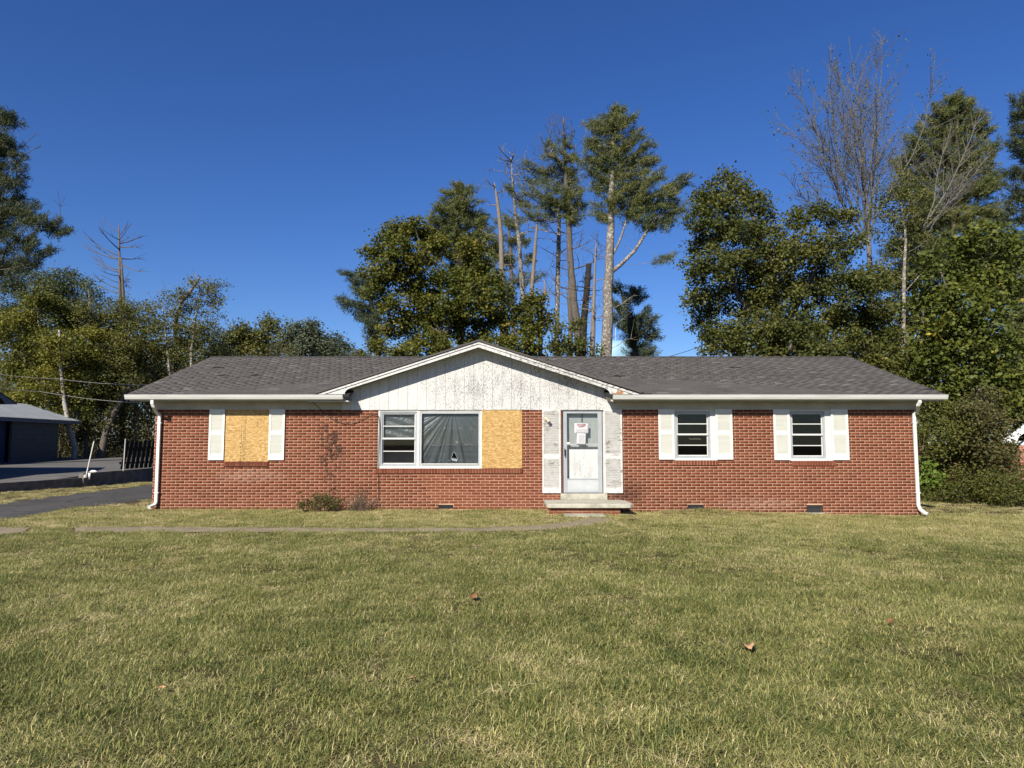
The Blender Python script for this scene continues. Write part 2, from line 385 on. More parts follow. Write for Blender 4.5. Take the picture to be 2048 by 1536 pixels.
grassmat('grass_blade'); grassmat('lawn_soil', True)
t = NT('litter'); t.col(t.ramp(t.attr('tint'), [(0, (.06, .04, .025)), (.5, (.15, .10, .055)), (1, (.30, .22, .12))])); M['litter'] = t.fin(.9, .1)
t = NT('fallen_leaf'); t.col(t.ramp(t.noise(t.pos(), 30, 4), [(.3, (.34, .19, .09)), (.7, (.56, .36, .21))])); M['fallen_leaf'] = t.fin(.8, .2)
t = NT('dark_fallen_leaf'); t.col(t.ramp(t.noise(t.pos(), 30, 4), [(.3, (.10, .05, .025)), (.7, (.24, .12, .05))])); M['dark_fallen_leaf'] = t.fin(.8, .2)
# glass
t = NT('glass'); tp = t.n('ShaderNodeBsdfTransparent'); tp.inputs[0].default_value = (.93, .95, .95, 1)
gl = t.n('ShaderNodeBsdfGlossy'); gl.inputs['Roughness'].default_value = .02; fr = t.n('ShaderNodeFresnel'); fr.inputs[0].default_value = 1.5
ms = t.n('ShaderNodeMixShader'); t.l(t.math('MULTIPLY', fr.outputs[0], .55), ms.inputs[0]); t.l(tp.outputs[0], ms.inputs[1]); t.l(gl.outputs[0], ms.inputs[2]); t.l(ms.outputs[0], t.out.inputs[0]); M['glass'] = t.m
t = NT('plastic_film'); t.col(t.ramp(t.noise(t.pos(), 3, 4), [(.3, (.085, .092, .095)), (.7, (.13, .14, .142))])); t.bump(t.noise(t.scaled(t.pos(), (3, 1, .6)), 6, 4), .5, .02); M['plastic_film'] = t.fin(.38, .5)
t = NT('black_film'); t.col((.012, .012, .013)); t.bump(t.noise(t.pos(), 26, 4, .7), 1.0, .05); M['black_film'] = t.fin(.16, .8)
simple('film_edge', (.55, .56, .55), .5, .4)
# plane siding of the right hand neighbour
simple('white_trim', (.74, .75, .76), .6, .3, .06)

# ------------------------------------------------------------------ ground
def zt(x, y):
    x = np.asarray(x, dtype=float); y = np.asarray(y, dtype=float)
    z = -.021 * np.clip(x - 2.5, 0, 25)
    z = z - .07 * np.exp(-((x - 3.2) / .55) ** 2 - ((y - 17.9) / .9) ** 2) + .07 * np.exp(-((x - 4.7) / .7) ** 2 - ((y - 17.8) / .6) ** 2)
    lawn = np.clip((x + 9.5) / 2, 0, 1) * np.clip((13.0 - y) / 1.5, 0, 1)
    return z + lawn * .022 * (np.sin(x * 1.9 + 1.1 * np.sin(y * .8)) + np.sin(y * 1.7 + x * .9))
def zt1(x, y): return float(zt(x, y))
def axis(lo, hi, fine_lo, fine_hi, step):
    mid = list(np.arange(fine_lo, fine_hi + 1e-6, step)); out = []
    d = step; v = fine_hi
    while v < hi: d *= 1.5; v += d; out.append(min(v, hi))
    pre = []; d = step; v = fine_lo
    while v > lo: d *= 1.5; v -= d; pre.append(max(v, lo))
    return np.array(pre[::-1] + mid + out)
gx = axis(-2500, 2500, -16, 18, .4); gy = axis(-1500, 3000, 0, 20, .4)
XX, YY = np.meshgrid(gx, gy); ZZ = zt(XX, YY)
nx, ny = len(gx), len(gy)
idx = np.arange(nx * ny).reshape(ny, nx)
q = np.stack([idx[:-1, :-1], idx[:-1, 1:], idx[1:, 1:], idx[1:, :-1]], -1).reshape(-1, 4)
me = np_mesh('lawn', np.stack([XX, YY, ZZ], -1).reshape(-1, 3), q.ravel(), np.full(len(q), 4), smooth=True)
lawn = link_mesh('lawn', me, None, [M['lawn_soil']]); props(lawn, kind='structure')

def strip(name, left, right, z, mat, n=40, kind='structure'):
    def res(pl):
        pl = np.array([p[:2] for p in pl]); d = np.r_[0, np.cumsum(np.linalg.norm(np.diff(pl, axis=0), axis=1))]
        s = np.linspace(0, d[-1], n); return np.stack([np.interp(s, d, pl[:, 0]), np.interp(s, d, pl[:, 1])], -1)
    L, R = res(left), res(right); m = 7
    b = MB()
    g = [[L[i] + (R[i] - L[i]) * k / (m - 1) for k in range(m)] for i in range(n)]
    vs = [(p[0], p[1], (z(p[0], p[1]) if callable(z) else zt1(p[0], p[1]) + z)) for row in g for p in row]
    b.add(vs, [(i * m + k, i * m + k + 1, (i + 1) * m + k + 1, (i + 1) * m + k) for i in range(n - 1) for k in range(m - 1)])
    o = b.build(name, mat, smooth=True)
    # faces up
    if sum(p.normal.z for p in o.data.polygons) < 0: o.data.flip_normals()
    return props(o, kind=kind), np.vstack([L, R[::-1]])
DW_L = [G(-700, 1100), G(-300, 1048), G(-120, 1025), G(0, 1008), G(130, 991), G(290, 972), (-14.6, 40), (-14.6, 52)]
DW_R = [G(-700, 1220), G(-300, 1105), G(-120, 1066), G(0, 1043), G(70, 1031), G(150, 1016), G(302, 1000), (-10.6, 26), (-10.6, 40), (-10.6, 52)]
drive, DW_POLY = strip('driveway', DW_L, DW_R, .010, M['asphalt'], 60)
PW_U = [G(150, 1054), G(300, 1054.5), G(700, 1057), G(960, 1057), G(1050, 1052.5), G(1120, 1046), G(1150, 1040), G(1165, 1036)]
PW_D = [G(150, 1065), G(300, 1065.5), G(700, 1065.5), G(960, 1065), G(1080, 1062), G(1170, 1055), G(1215, 1048), G(1228, 1036)]
path, _pw = strip('walkway', PW_U, PW_D, .014, M['path_concrete'], 40)
_n = len(_pw) // 2; _L, _R = _pw[:_n], _pw[_n:][::-1]; PW_POLY = np.vstack([_L + (_R - _L) * .16, (_L + (_R - _L) * .84)[::-1]])
pad, PAD_POLY = strip('concrete_pad', [G(-400, 1056), G(-60, 1055), G(62, 1056)], [G(-400, 1090), G(-60, 1078), G(45, 1066)], .016, M['path_concrete'], 20)

# ------------------------------------------------------------------ the brick house
XL, XR = X(307.5), X(1836.5)
ZT = Z(819)
house = thing('brick_house', 'long single storey red brick house with a white front gable and grey shingle roof', 'house', ((XL + XR) / 2, D, 0))
openings = {  # x0,x1,z0,z1
    'A': (X(449), X(536), Z(923), Z(819)), 'B': (X(755), X(1044.5), Z(937), Z(820)), 'door': (X(1122.5), X(1209), Z(988), Z(819)),
    'C': (X(1348), X(1434), Z(920.5), Z(818.5)), 'E': (X(1579), X(1664.5), Z(921.5), Z(818.5)),
    'v0': (X(878), X(907), Z(1017.5), Z(1009.5)), 'v1': (X(1373), X(1405), Z(1018.5), Z(1009)), 'v2': (X(1610), X(1642), Z(1025), Z(1010))}
ZB = -.45
def wall_with_holes(b, x0, x1, z0, z1, holes, yf, yb, mi_rev=0):
    xs = sorted({x0, x1, *[h[0] for h in holes], *[h[1] for h in holes]})
    zs = sorted({z0, z1, *[min(h[2], z1) for h in holes], *[min(h[3], z1) for h in holes]})
    for i in range(len(xs) - 1):
        for k in range(len(zs) - 1):
            cx, cz = (xs[i] + xs[i + 1]) / 2, (zs[k] + zs[k + 1]) / 2
            if any(h[0] < cx < h[1] and h[2] < cz < h[3] for h in holes): continue
            a, c, e, g = xs[i], xs[i + 1], zs[k], zs[k + 1]
            b.quad((a, yf, e), (c, yf, e), (c, yf, g), (a, yf, g)); b.quad((c, yb, e), (a, yb, e), (a, yb, g), (c, yb, g))
    b.m = mi_rev
    for h in holes:
        a, c, e, g = h[0], h[1], h[2], min(h[3], z1)
        b.quad((a, yf, e), (a, yb, e), (c, yb, e), (c, yf, e)); b.quad((a, yf, g), (c, yf, g), (c, yb, g), (a, yb, g))
        b.quad((a, yf, e), (a, yf, g), (a, yb, g), (a, yb, e)); b.quad((c, yf, e), (c, yb, e), (c, yb, g), (c, yf, g))
    b.m = 0
b = MB(); wall_with_holes(b, XL + .004, XR - .004, ZB, ZT, list(openings.values()), D, D + .24, 1)
front_wall = b.build('front_wall', [M['mortar'], M['jamb_brick']], house)
YB = 26.5
b = MB()
b.box(XL, XL + .2, D + .24, YB, ZB, ZT); b.box(XR - .2, XR, D + .24, YB, ZB, ZT); b.box(XL, XR, YB, YB + .2, ZB, ZT)
b.build('rear_wall', M['plain_brick'], house)
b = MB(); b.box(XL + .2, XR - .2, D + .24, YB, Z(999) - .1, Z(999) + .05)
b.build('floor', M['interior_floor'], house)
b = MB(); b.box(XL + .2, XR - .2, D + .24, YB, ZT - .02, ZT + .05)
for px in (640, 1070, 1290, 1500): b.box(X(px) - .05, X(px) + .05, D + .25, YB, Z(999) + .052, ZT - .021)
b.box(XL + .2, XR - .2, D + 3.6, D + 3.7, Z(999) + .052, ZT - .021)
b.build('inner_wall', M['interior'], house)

# bricks: running bond
BL, BH, JT = .2225, .0706, .0125
ncourse = int((ZT - ZB) / BH) + 1
full, cut = [], []
for k in range(ncourse):
    zc = ZT - BH * (k + .5)
    if zc < ZB: break
    off = (k % 2) * BL / 2
    blocks = [(h[0], h[1]) for h in openings.values() if h[2] - .012 < zc < h[3]]
    i0 = int(math.floor((XL - off) / BL)) - 1
    for i in range(i0, int((XR - XL) / BL) + i0 + 4):
        a, c = i * BL + off + JT / 2, (i + 1) * BL + off - JT / 2
        segs = [(max(a, XL), min(c, XR))]
        for h0, h1 in blocks:
            ns = []
            for s0, s1 in segs:
                if s1 <= h0 or s0 >= h1: ns.append((s0, s1))
                else:
                    if s0 < h0: ns.append((s0, h0))
                    if s1 > h1: ns.append((h1, s1))
            segs = ns
        for s0, s1 in segs:
            if s1 - s0 < .025: continue
            (full if s1 - s0 > BL - JT - .002 else cut).append(((s0 + s1) / 2, zc, s1 - s0))
vis = [q for q in full if q[1] > zt1(q[0], D) + .05]
vis.sort(key=lambda q: q[0] ** 2 + (q[1] - H) ** 2)
single = vis[:300]; sset = set(single)
rest = [q for q in full if q not in sset] + cut
b = MB(); b.box(-(BL - JT) / 2, (BL - JT) / 2, -.004, .02, -(BH - JT) / 2, (BH - JT) / 2); brick_me = b.mesh('brick'); brick_me.materials.append(M['brick'])
for q in single:
    o = bpy.data.objects.new('brick', brick_me); COL.objects.link(o); o.parent = front_wall
    o.location = (q[0] + random.uniform(-.001, .001), D + random.uniform(-.0012, .0012), q[1] + random.uniform(-.0012, .0012)); o.rotation_euler = (0, random.gauss(0, .003), 0)
def boxes_mesh(name, C, Hs, tint):
    C = np.asarray(C, float); Hs = np.asarray(Hs, float)
    sg = np.array([(-1, -1, -1), (1, -1, -1), (1, 1, -1), (-1, 1, -1), (-1, -1, 1), (1, -1, 1), (1, 1, 1), (-1, 1, 1)], float)
    v = (C[:, None, :] + sg[None] * Hs[:, None, :]).reshape(-1, 3)
    f = np.array([(0, 3, 2, 1), (4, 5, 6, 7), (0, 1, 5, 4), (1, 2, 6, 5), (2, 3, 7, 6), (3, 0, 4, 7)])
    lp = (np.arange(len(C))[:, None, None] * 8 + f[None]).reshape(-1)
    return np_mesh(name, v, lp, np.full(len(C) * 6, 4), np.repeat(tint, 8))
n = len(rest)
me = boxes_mesh('brickwork', [(q[0], D + .008 + random.uniform(-.0012, .0012), q[1]) for q in rest], [(q[2] / 2, .012, (BH - JT) / 2) for q in rest], RNG.random(n))
props(link_mesh('brickwork', me, front_wall, [M['brick']]), kind='stuff')

# brick sills (rowlock course), one brick each
sill_b = MB(); sill_b.box(-.031, .031, -.035, .12, -.058, .058); sill_me = sill_b.mesh('sill_brick'); sill_me.materials.append(M['brick'])
for x0, x1, ztop in ((X(448), X(537), Z(923)), (X(752), X(1045), Z(937)), (X(1351), X(1436), Z(920.5)), (X(1583), X(1669), Z(921.5))):
    b = MB(); b.box(x0 + .004, x1 - .004, D - .026, D + .1, ztop - .118, ztop - .006)
    s = b.build('window_sill', M['mortar'], house)
    k = int(round((x1 - x0) / .0735)); w = (x1 - x0) / k
    for i in range(k):
        o = bpy.data.objects.new('sill_brick', sill_me); COL.objects.link(o); o.parent = s
        o.location = (x0 + w * (i + .5), D - .004, ztop - .059); o.rotation_euler = (.05, random.gauss(0, .012), 0)

# ---- roof
YE = D - .50; ZE = P(1024, 790, YE)[2]
YR = 22.1; ZR = P(1024, 714, YR)[2]
XEL, XER = P(252, 790, YE)[0], P(1893, 790, YE)[0]
slope = Vector((0, YR - YE, ZR - ZE)); SL = slope.length; sdir = slope.normalized(); snor = Vector((1, 0, 0)).cross(sdir).normalized()
if snor.z < 0: snor = -snor
YBE = 2 * YR - YE
YG = D - .40
A = P(957, 684.5, YG); GL = P(636, 789.5, YG); GR = P(1278, 788, YG)
XA, ZA = A[0], A[2]
YV = YE + (ZA - ZE) / (ZR - ZE) * (YR - YE)
roof = MB()
T = .05
e0 = Vector((XEL, YE, ZE)); e1 = Vector((XER, YE, ZE)); r0 = Vector((XEL, YR, ZR)); r1 = Vector((XER, YR, ZR))
dn = Vector((0, 0, -T))
m0 = Vector((P(700, 790, YG)[0], YE, ZE)); m1 = Vector((P(1212, 790, YG)[0], YE, ZE)); cutv = sdir * ((D + .12 - YE) / sdir.y)
up0, up1 = Vector((m0.x, r0.y, r0.z)), Vector((m1.x, r0.y, r0.z))
roof.prism([e0, m0, up0, r0], dn); roof.prism([m1, e1, r1, up1], dn); roof.prism([m0 + cutv, m1 + cutv, up1, up0], dn)
roof.prism([r0, r1, Vector((XER, YBE, ZE)), Vector((XEL, YBE, ZE))], dn)
roof_o = roof.build('roof', M['felt'], house)
# gable roof slab (two triangles running back to the valley)
gb = MB()
front = Vector((0, -.05, .02))
a = Vector(A) + front; gl = Vector((GL[0] - .05, YG, GL[2])) + front; gr = Vector((GR[0] + .05, YG, GR[2])) + front; c = Vector((XA, YV, ZA + .02))
up = Vector((0, 0, .045))
gb.prism([a, gl, c], up); gb.prism([gr, a, c], up)
gb.build('gable_roof', M['shingle'], house)
# attic end walls
b = MB()
for x in (XL, XR - .1): b.prism([(x, D, ZT), (x, YB + .2, ZT), (x, YR, ZR - .2)], (.1, 0, 0))
b.build('end_gable', M['frieze'], house)

# shingle tabs
TW, TE = .305, .132
tabs = []
rows = int(SL / TE)
for k in range(rows + 1):
    d = k * TE
    off = (k % 2) * TW / 2 + (k % 5) * .021
    z = ZE + sdir.z * d; y = YE + sdir.y * d
    # hidden under the gable roof
    half_l = max(0, (ZA + .06 - z)) * (XA - GL[0]) / (ZA - GL[2]); half_r = max(0, (ZA + .06 - z)) * (GR[0] - XA) / (ZA - GR[2])
    x = XEL + .01 - off
    while x < XER - .01:
        x0, x1 = max(x, XEL + .005), min(x + TW, XER - .005)
        cx = (x0 + x1) / 2
        if x1 - x0 > .03 and not (XA - half_l + .1 < cx < XA + half_r - .1): tabs.append((cx, d, x1 - x0))
        x += TW
def tab_center(cx, d): return Vector((cx, YE, ZE)) + sdir * (d + TE * .42) + snor * .008
fulltabs = [q for q in tabs if q[2] > TW - .001]
fulltabs.sort(key=lambda q: (tab_center(q[0], q[1]) - Vector((0, 0, H))).length)
tsel = fulltabs[:300]; tset = set(tsel)
ang = math.atan2(sdir.z, sdir.y)
b = MB(); b.box(-(TW - .008) / 2, (TW - .008) / 2, -TE * .52, TE * .62, -.006, .007); tab_me = b.mesh('shingle'); tab_me.materials.append(M['shingle'])
def tab_rot(): return (ang - .075 + random.gauss(0, .010), random.gauss(0, .004), 0)
for q in tsel:
    o = bpy.data.objects.new('shingle', tab_me); COL.objects.link(o); o.parent = roof_o
    o.location = tab_center(q[0], q[1]) + snor * random.uniform(0, .003); o.rotation_euler = tab_rot()
V = []; tt = []
sg = np.array([(-1, -1, -1), (1, -1, -1), (1, 1, -1), (-1, 1, -1), (-1, -1, 1), (1, -1, 1), (1, 1, 1), (-1, 1, 1)], float)
from mathutils import Euler
for q in tabs:
    if q in tset: continue
    if random.random() < .004: continue
    R = np.array(Euler(tab_rot()).to_matrix()); c = tab_center(q[0], q[1]) + snor * random.uniform(0, .003)
    hs = sg * np.array(((q[2] - .012) / 2, TE * .57, .0065)) + np.array((0, TE * .05, 0))
    V.append(hs @ R.T + np.array(c)); tt.append(random.random())
V = np.array(V); f = np.array([(0, 3, 2, 1), (4, 5, 6, 7), (0, 1, 5, 4), (1, 2, 6, 5), (2, 3, 7, 6), (3, 0, 4, 7)])
lp = (np.arange(len(V))[:, None, None] * 8 + f[None]).reshape(-1)
me = np_mesh('shingle_courses', V.reshape(-1, 3), lp, np.full(len(V) * 6, 4), np.repeat(tt, 8))
props(link_mesh('shingle_courses', me, roof_o, [M['shingle']]), kind='stuff')
b = MB()
x = XEL
while x < XER - .05:
    x1 = min(x + .3, XER)
    b.prism([(x, YR - .13, ZR - .022 + .012), (x, YR, ZR + .02), (x, YR + .13, ZR - .03)], (x1 - x - .006, 0, 0)); x += .3
b.build('ridge_cap', M['shingle'], house)

# ---- eaves: soffit boxes, frieze boards, gutters
XSL, XSR = P(691, 795, YG)[0], P(1223, 795, YG)[0]
ZS = P(1024, 800, YG)[2]
for x0, x1 in ((XEL + .12, XSL), (XSR, XER - .12)):
    b = MB(); b.box(x0, x1, YG, D + .02, ZS - .012, ZS); b.build('soffit', M['frieze'], house)
for x0, x1 in ((XEL + .05, XSL - .002), (XSR + .002, XER - .05)):
    b = MB(); b.box(x0, x1, YG - .022, YG - .001, ZS - .03, ZE - .052); b.build('eave_fascia', M['frieze'], house)
for x0, x1 in ((XL - .05, X(683)), (X(1231), XR + .05)):
    b = MB(); b.box(x0, x1, D - .028, D + .02, ZT - .004, ZS - .0125); b.build('frieze_board', M['frieze'], house)
b = MB()   # small boxed soffit ends
b.box(XSL + .002, XSL + .075, YG - .03, D - .04, ZS - .045, ZS - .014)
b.box(XSL - .9, XSL + .001, YG - .03, YG + .02, ZS - .045, ZS - .0315)
b.build('soffit_end', M['peeling_trim'], house)
b = MB(); b.prism([P(1214, 793, YG - .02), P(1224, 803, YG - .02), P(1227, 803, YG - .02), P(1226, 790, YG - .02)], (0, .3, 0))
b.build('soffit_end', M['rotten_trim'], house)
ZGt = P(1024, 789.5, D - .53)[2]; ZGb = P(1024, 798.8, D - .5)[2]
gh = ZGt - ZGb
prof = [(-.40, 0), (-.40, -gh), (-.485, -gh), (-.500, -gh * .82), (-.508, -gh * .62), (-.522, -gh * .40), (-.524, -gh * .30), (-.516, -gh * .27), (-.516, -gh * .20), (-.528, -gh * .17), (-.530, 0), (-.520, 0), (-.515, -gh * .12), (-.49, -gh * .85), (-.41, -gh * .9), (-.41, 0)]
for x0, x1 in ((XEL - .02, P(686, 794, D - .5)[0]), (P(1225.5, 794, D - .5)[0], XER + .02)):
    b = MB(); b.prism([(x0, D + p[0] - .024, ZGt + p[1]) for p in prof], (x1 - x0, 0, 0))
    pr2 = [prof[i] for i in (0, 1, 2, 3, 4, 5, 6, 7, 8, 9, 10)]
    for xx in (x0, x1 - .004): b.prism([(xx, D + p[0] - .024, ZGt + p[1]) for p in pr2], (.004, 0, 0))
    b.build('gutter', M['enamel'], house)
# downspouts
def rect_path(b, pts, w, dth):
    pts = [Vector(p) for p in pts]; n = len(pts); rings = []
    for i, p in enumerate(pts):
        d = (pts[min(i + 1, n - 1)] - pts[max(i - 1, 0)]).normalized()
        sx = Vector((1, 0, 0)); sx = (sx - d * sx.dot(d)).normalized(); sy = d.cross(sx).normalized()
        rings.append([p + sx * w / 2 * a + sy * dth / 2 * c for a, c in ((-1, -1), (1, -1), (1, 1), (-1, 1))])
    base = len(b.v); b.v += [tuple(q) for r in rings for q in r]
    for i in range(n - 1):
        for k in range(4):
            b.f.append((base + i * 4 + k, base + i * 4 + (k + 1) % 4, base + (i + 1) * 4 + (k + 1) % 4, base + (i + 1) * 4 + k)); b.mi.append(0)
    b.f.append((base, base + 1, base + 2, base + 3)); b.mi.append(0)
    b.f.append(tuple(base + (n - 1) * 4 + k for k in (3, 2, 1, 0))); b.mi.append(0)
wl = .082
xw = X(318.5); zg = zt1(xw, D)
b = MB(); p0 = P(305, 799, D - .46)
rect_path(b, [(p0[0], D - .46, ZGb + .02), (p0[0] + .0, D - .46, ZGb - .10), (p0[0] + .02, D - .43, ZGb - .17), (xw - .05, D - .14, ZGb - .30), (xw, D - .07, ZGb - .36), (xw, D - .065, ZGb - .46), (xw, D - .065, Z(1003)), (xw - .02, D - .09, Z(1009)), (xw - .09, D - .22, Z(1013))], wl, .06)
ds1 = b.build('downspout', M['enamel'], house); bevel(ds1, .012, 2)
xw = X(1829); 
b = MB(); p0 = P(1839, 802, D - .46)
rect_path(b, [(p0[0], D - .46, ZGb + .02), (p0[0] + .005, D - .46, ZGb - .07), (p0[0] - .02, D - .42, ZGb - .14), (xw + .06, D - .13, ZGb - .26), (xw, D - .07, ZGb - .33), (xw, D - .065, ZGb - .43), (xw, D - .065, Z(1010)), (xw + .02, D - .10, Z(1018)), (xw + .07, D - .18, Z(1024)), (xw + .13, D - .24, Z(1026))], wl, .06)
ds2 = b.build('downspout', M['enamel'], house); bevel(ds2, .012, 2)
b = MB()
for xx in (X(318.5), X(1829)):
    for zz in (Z(846), Z(985)): b.box(xx - .058, xx + .058, D - .099, D - .012, zz - .012, zz + .012)
b.build('downspout_strap', M['enamel'], house)

# ---- gable front: rake boards, trim, siding boards
def poly(name, pts, Y0, th, mat, parent=house):
    b = MB(); b.prism([P(px, py, Y0) for px, py in pts], (0, th, 0)); return b.build(name, mat, parent)
poly('rake_board', [(957, 687), (634, 793), (690, 793), (689.2, 786), (692, 781), (697, 777.6), (703.5, 775.5), (957, 694.6)], YG, .03, M['peeling_trim'])
poly('rake_board', [(957, 687), (957, 694.6), (1209, 776), (1214, 778.5), (1218, 782.5), (1220.5, 788), (1221, 795), (1226, 795), (1226, 773)], YG, .03, M['peeling_trim'])
poly('rake_end', [(1226, 773), (1226, 792), (1284, 792)], YG, .03, M['rotten_trim'])
for pts in ([(957, 683.6), (630, 790.2), (642, 790.2), (957, 687.4)], [(957, 683.6), (957, 687.4), (1270, 789.4), (1283, 789.4)]):
    poly('rake_trim', pts, YG - .022, .02, M['peeling_trim'])
sL = (ZA - GL[2]) / (XA - GL[0]); sR = (ZA - GR[2]) / (GR[0] - XA)
def ztop(x): return ZA - .05 - (sL * (XA - x) if x < XA else sR * (x - XA))
b = MB()
for s, xe in ((sL, P(690, 780, YG)[0]), (sR, P(1222, 780, YG)[0])):
    q0 = Vector((XA, YG + .03, ztop(XA) - .02)); q1 = Vector((xe, YG + .03, ztop(xe) - .02))
    b.prism([q0, q1, q1 + Vector((0, .385, 0)), q0 + Vector((0, .385, 0))], (0, 0, .018))
b.build('rake_soffit', M['frieze'], house)
gz0 = Z(820)
xg0, xg1 = X(683, 820), X(1231, 820)
b = MB(); b.prism([(xg0, D - .004, gz0 + .01), (xg1, D - .004, gz0 + .01), (xg1, D - .004, ztop(xg1) - .03), (XA, D - .004, ztop(XA) - .03), (xg0, D - .004, ztop(xg0) - .03)], (0, .02, 0))
gback = b.build('gable_wall', M['block_wall'], house)
nb = 29; bw = (xg1 - xg0) / nb
for i in range(nb):
    x0, x1 = xg0 + i * bw + .0018, xg0 + (i + 1) * bw - .0018
    yy = D - .024 + random.uniform(-.002, .002)
    pts = [(x0, yy, gz0 + random.uniform(-.004, .004)), (x1, yy, gz0 + random.uniform(-.004, .004)), (x1, yy, ztop(x1) - .03)]
    if x0 < XA < x1: pts.append((XA, yy, ztop(XA) - .03))
    pts.append((x0, yy, ztop(x0) - .03))
    b = MB(); b.prism(pts, (0, .016, 0)); o = b.build('siding_board', M['peeling_board'], gback)
    bevel(o, .003, 1)

# ---- shutters
def shutter(x0, x1, z0, z1, mat, panels, stile, label=None, lean=0.):
    b = MB(); y0, y1 = D - .045, D - .012
    b.box(x0, x0 + stile, y0, y1, z0, z1); b.box(x1 - stile, x1, y0, y1, z0, z1)
    zs = [z0] + [z for p in panels for z in (p[0], p[1])] + [z1]
    for i in range(0, len(zs), 2): b.box(x0 + stile, x1 - stile, y0 + .001, y1, zs[i], zs[i + 1])
    b.box(x0 + .004, x1 - .004, y1 - .004, y1 + .002, z0 + .004, z1 - .004)
    o = b.build('shutter', mat, house)
    if label: o['label'] = label
    key = (mat.name,)
    if key not in SLAT:
        s = MB(); s.obox((0, 0, 0), (.5, 0, 0), (0, .004, .0), (0, 0, .5)); SLAT[key] = s.mesh('slat'); SLAT[key].materials.append(mat)
    for za, zb, n in panels:
        h = (zb - za) / n
        for i in range(n):
            s = bpy.data.objects.new('slat', SLAT[key]); COL.objects.link(s); s.parent = o
            s.location = ((x0 + x1) / 2, y1 - .020, za + h * (i + .5)); s.rotation_euler = (.36 + random.gauss(0, .03), random.gauss(0, .002), 0)
            s.scale = (x1 - x0 - 2 * stile, 1, h * .86)
SLAT = {}
vp = lambda dy: [(Z(908 + dy), Z(870 + dy), 15), (Z(862 + dy), Z(828 + dy), 13)]
for x0, x1, dy in ((417.2, 448.2, 0), (537.2, 568.6, 0), (1317.5, 1349, -1), (1432, 1465.5, -1), (1548, 1580.5, 0), (1663.5, 1697.5, 0)):
    shutter(X(x0), X(x1), Z(920 + dy), Z(818.8), M['vinyl'], vp(dy), .052)
wp = [(Z(975), Z(918), 17), (Z(908), Z(823), 25)]
shutter(X(1084.5), X(1121.5), Z(986), Z(819.2), M['weathered_shutter'], wp, .042, 'tall weathered wooden shutter with peeling white paint')
shutter(X(1207.5), X(1244.5), Z(986), Z(819.2), M['weathered_shutter'], wp, .042, 'tall weathered wooden shutter with grey bare slats')

# ---- windows
def frame(b, x0, x1, z0, z1, y0, y1, w):
    wl_, wr, wb, wt = w if hasattr(w, '__len__') else (w,) * 4
    b.box(x0, x0 + wl_, y0, y1, z0, z1); b.box(x1 - wr, x1, y0, y1, z0, z1)
    b.box(x0 + wl_, x1 - wr, y0 + .001, y1 - .001, z0, z0 + wb); b.box(x0 + wl_, x1 - wr, y0 + .001, y1 - .001, z1 - wt, z1)
def double_hung(root, x0, x1, z0, z1, yb):
    """aluminium storm frame with four stacked panes"""
    b = MB(); frame(b, x0, x1, z0, z1, yb, yb + .05, (.045, .045, .05, .045)); b.build('storm_frame', M['aluminium'], root)
    xi0, xi1, zi0, zi1 = x0 + .046, x1 - .046, z0 + .051, z1 - .046
    b = MB(); frame(b, xi0, xi1, zi0, (zi0 + zi1) / 2 - .002, yb + .045, yb + .075, .022); b.build('sash', M['window_paint'], root)
    b = MB(); frame(b, xi0, xi1, (zi0 + zi1) / 2 + .002, zi1, yb + .025, yb + .055, .022); b.build('sash', M['window_paint'], root)
    b = MB(); b.box(xi0, xi1, yb + .005, yb + .04, (zi0 + zi1) / 2 - .017, (zi0 + zi1) / 2 + .020); b.build('meeting_rail', M['window_paint'], root)
    hh = (zi1 - zi0) / 4
    for k in range(4):
        if k in (1, 3):
            b = MB(); b.box(xi0 + .02, xi1 - .02, yb + (.05 if k == 1 else .03), yb + (.068 if k == 1 else .048), zi0 + hh * k - .011, zi0 + hh * k + .011); b.build('muntin', M['window_paint'], root)
        b = MB(); b.box(xi0 + .005, xi1 - .005, yb + (.058 if k < 2 else .038), yb + (.062 if k < 2 else .042), zi0 + hh * k + .005, zi0 + hh * (k + 1) - .005); b.build('pane', M['glass'], root)
    return xi0, xi1, zi0, zi1
def small_window(k):
    x0, x1, z0, z1 = openings[k]
    b = MB(); frame(b, x0, x1, z0, z1, D + .005, D + .09, (.05, .15, .055, .05)); root = b.build('window', M['window_paint'], house)
    double_hung(root, x0 + .052, x1 - .152, z0 + .057, z1 - .052, D + .028)
    b = MB(); b.box(x0 - .01, x1 + .01, D - .03, D + .02, z0 - .002, z0 + .03); b.build('wooden_sill', M['window_paint'], root)
    return root
wc, we = small_window('C'), small_window('E')
# a dry leaf sprig caught behind the left pane, a light cord in both windows
b = MB(); 
for i in range(9):
    a = P(1378 + i * 2.6, 877 + (i % 3), D + .13); b.tube([a, (a[0] + .03, a[1], a[2] + random.uniform(-.02, .02))], .006, 4)
b.build('broken_blind', M['lamp_metal'], wc)
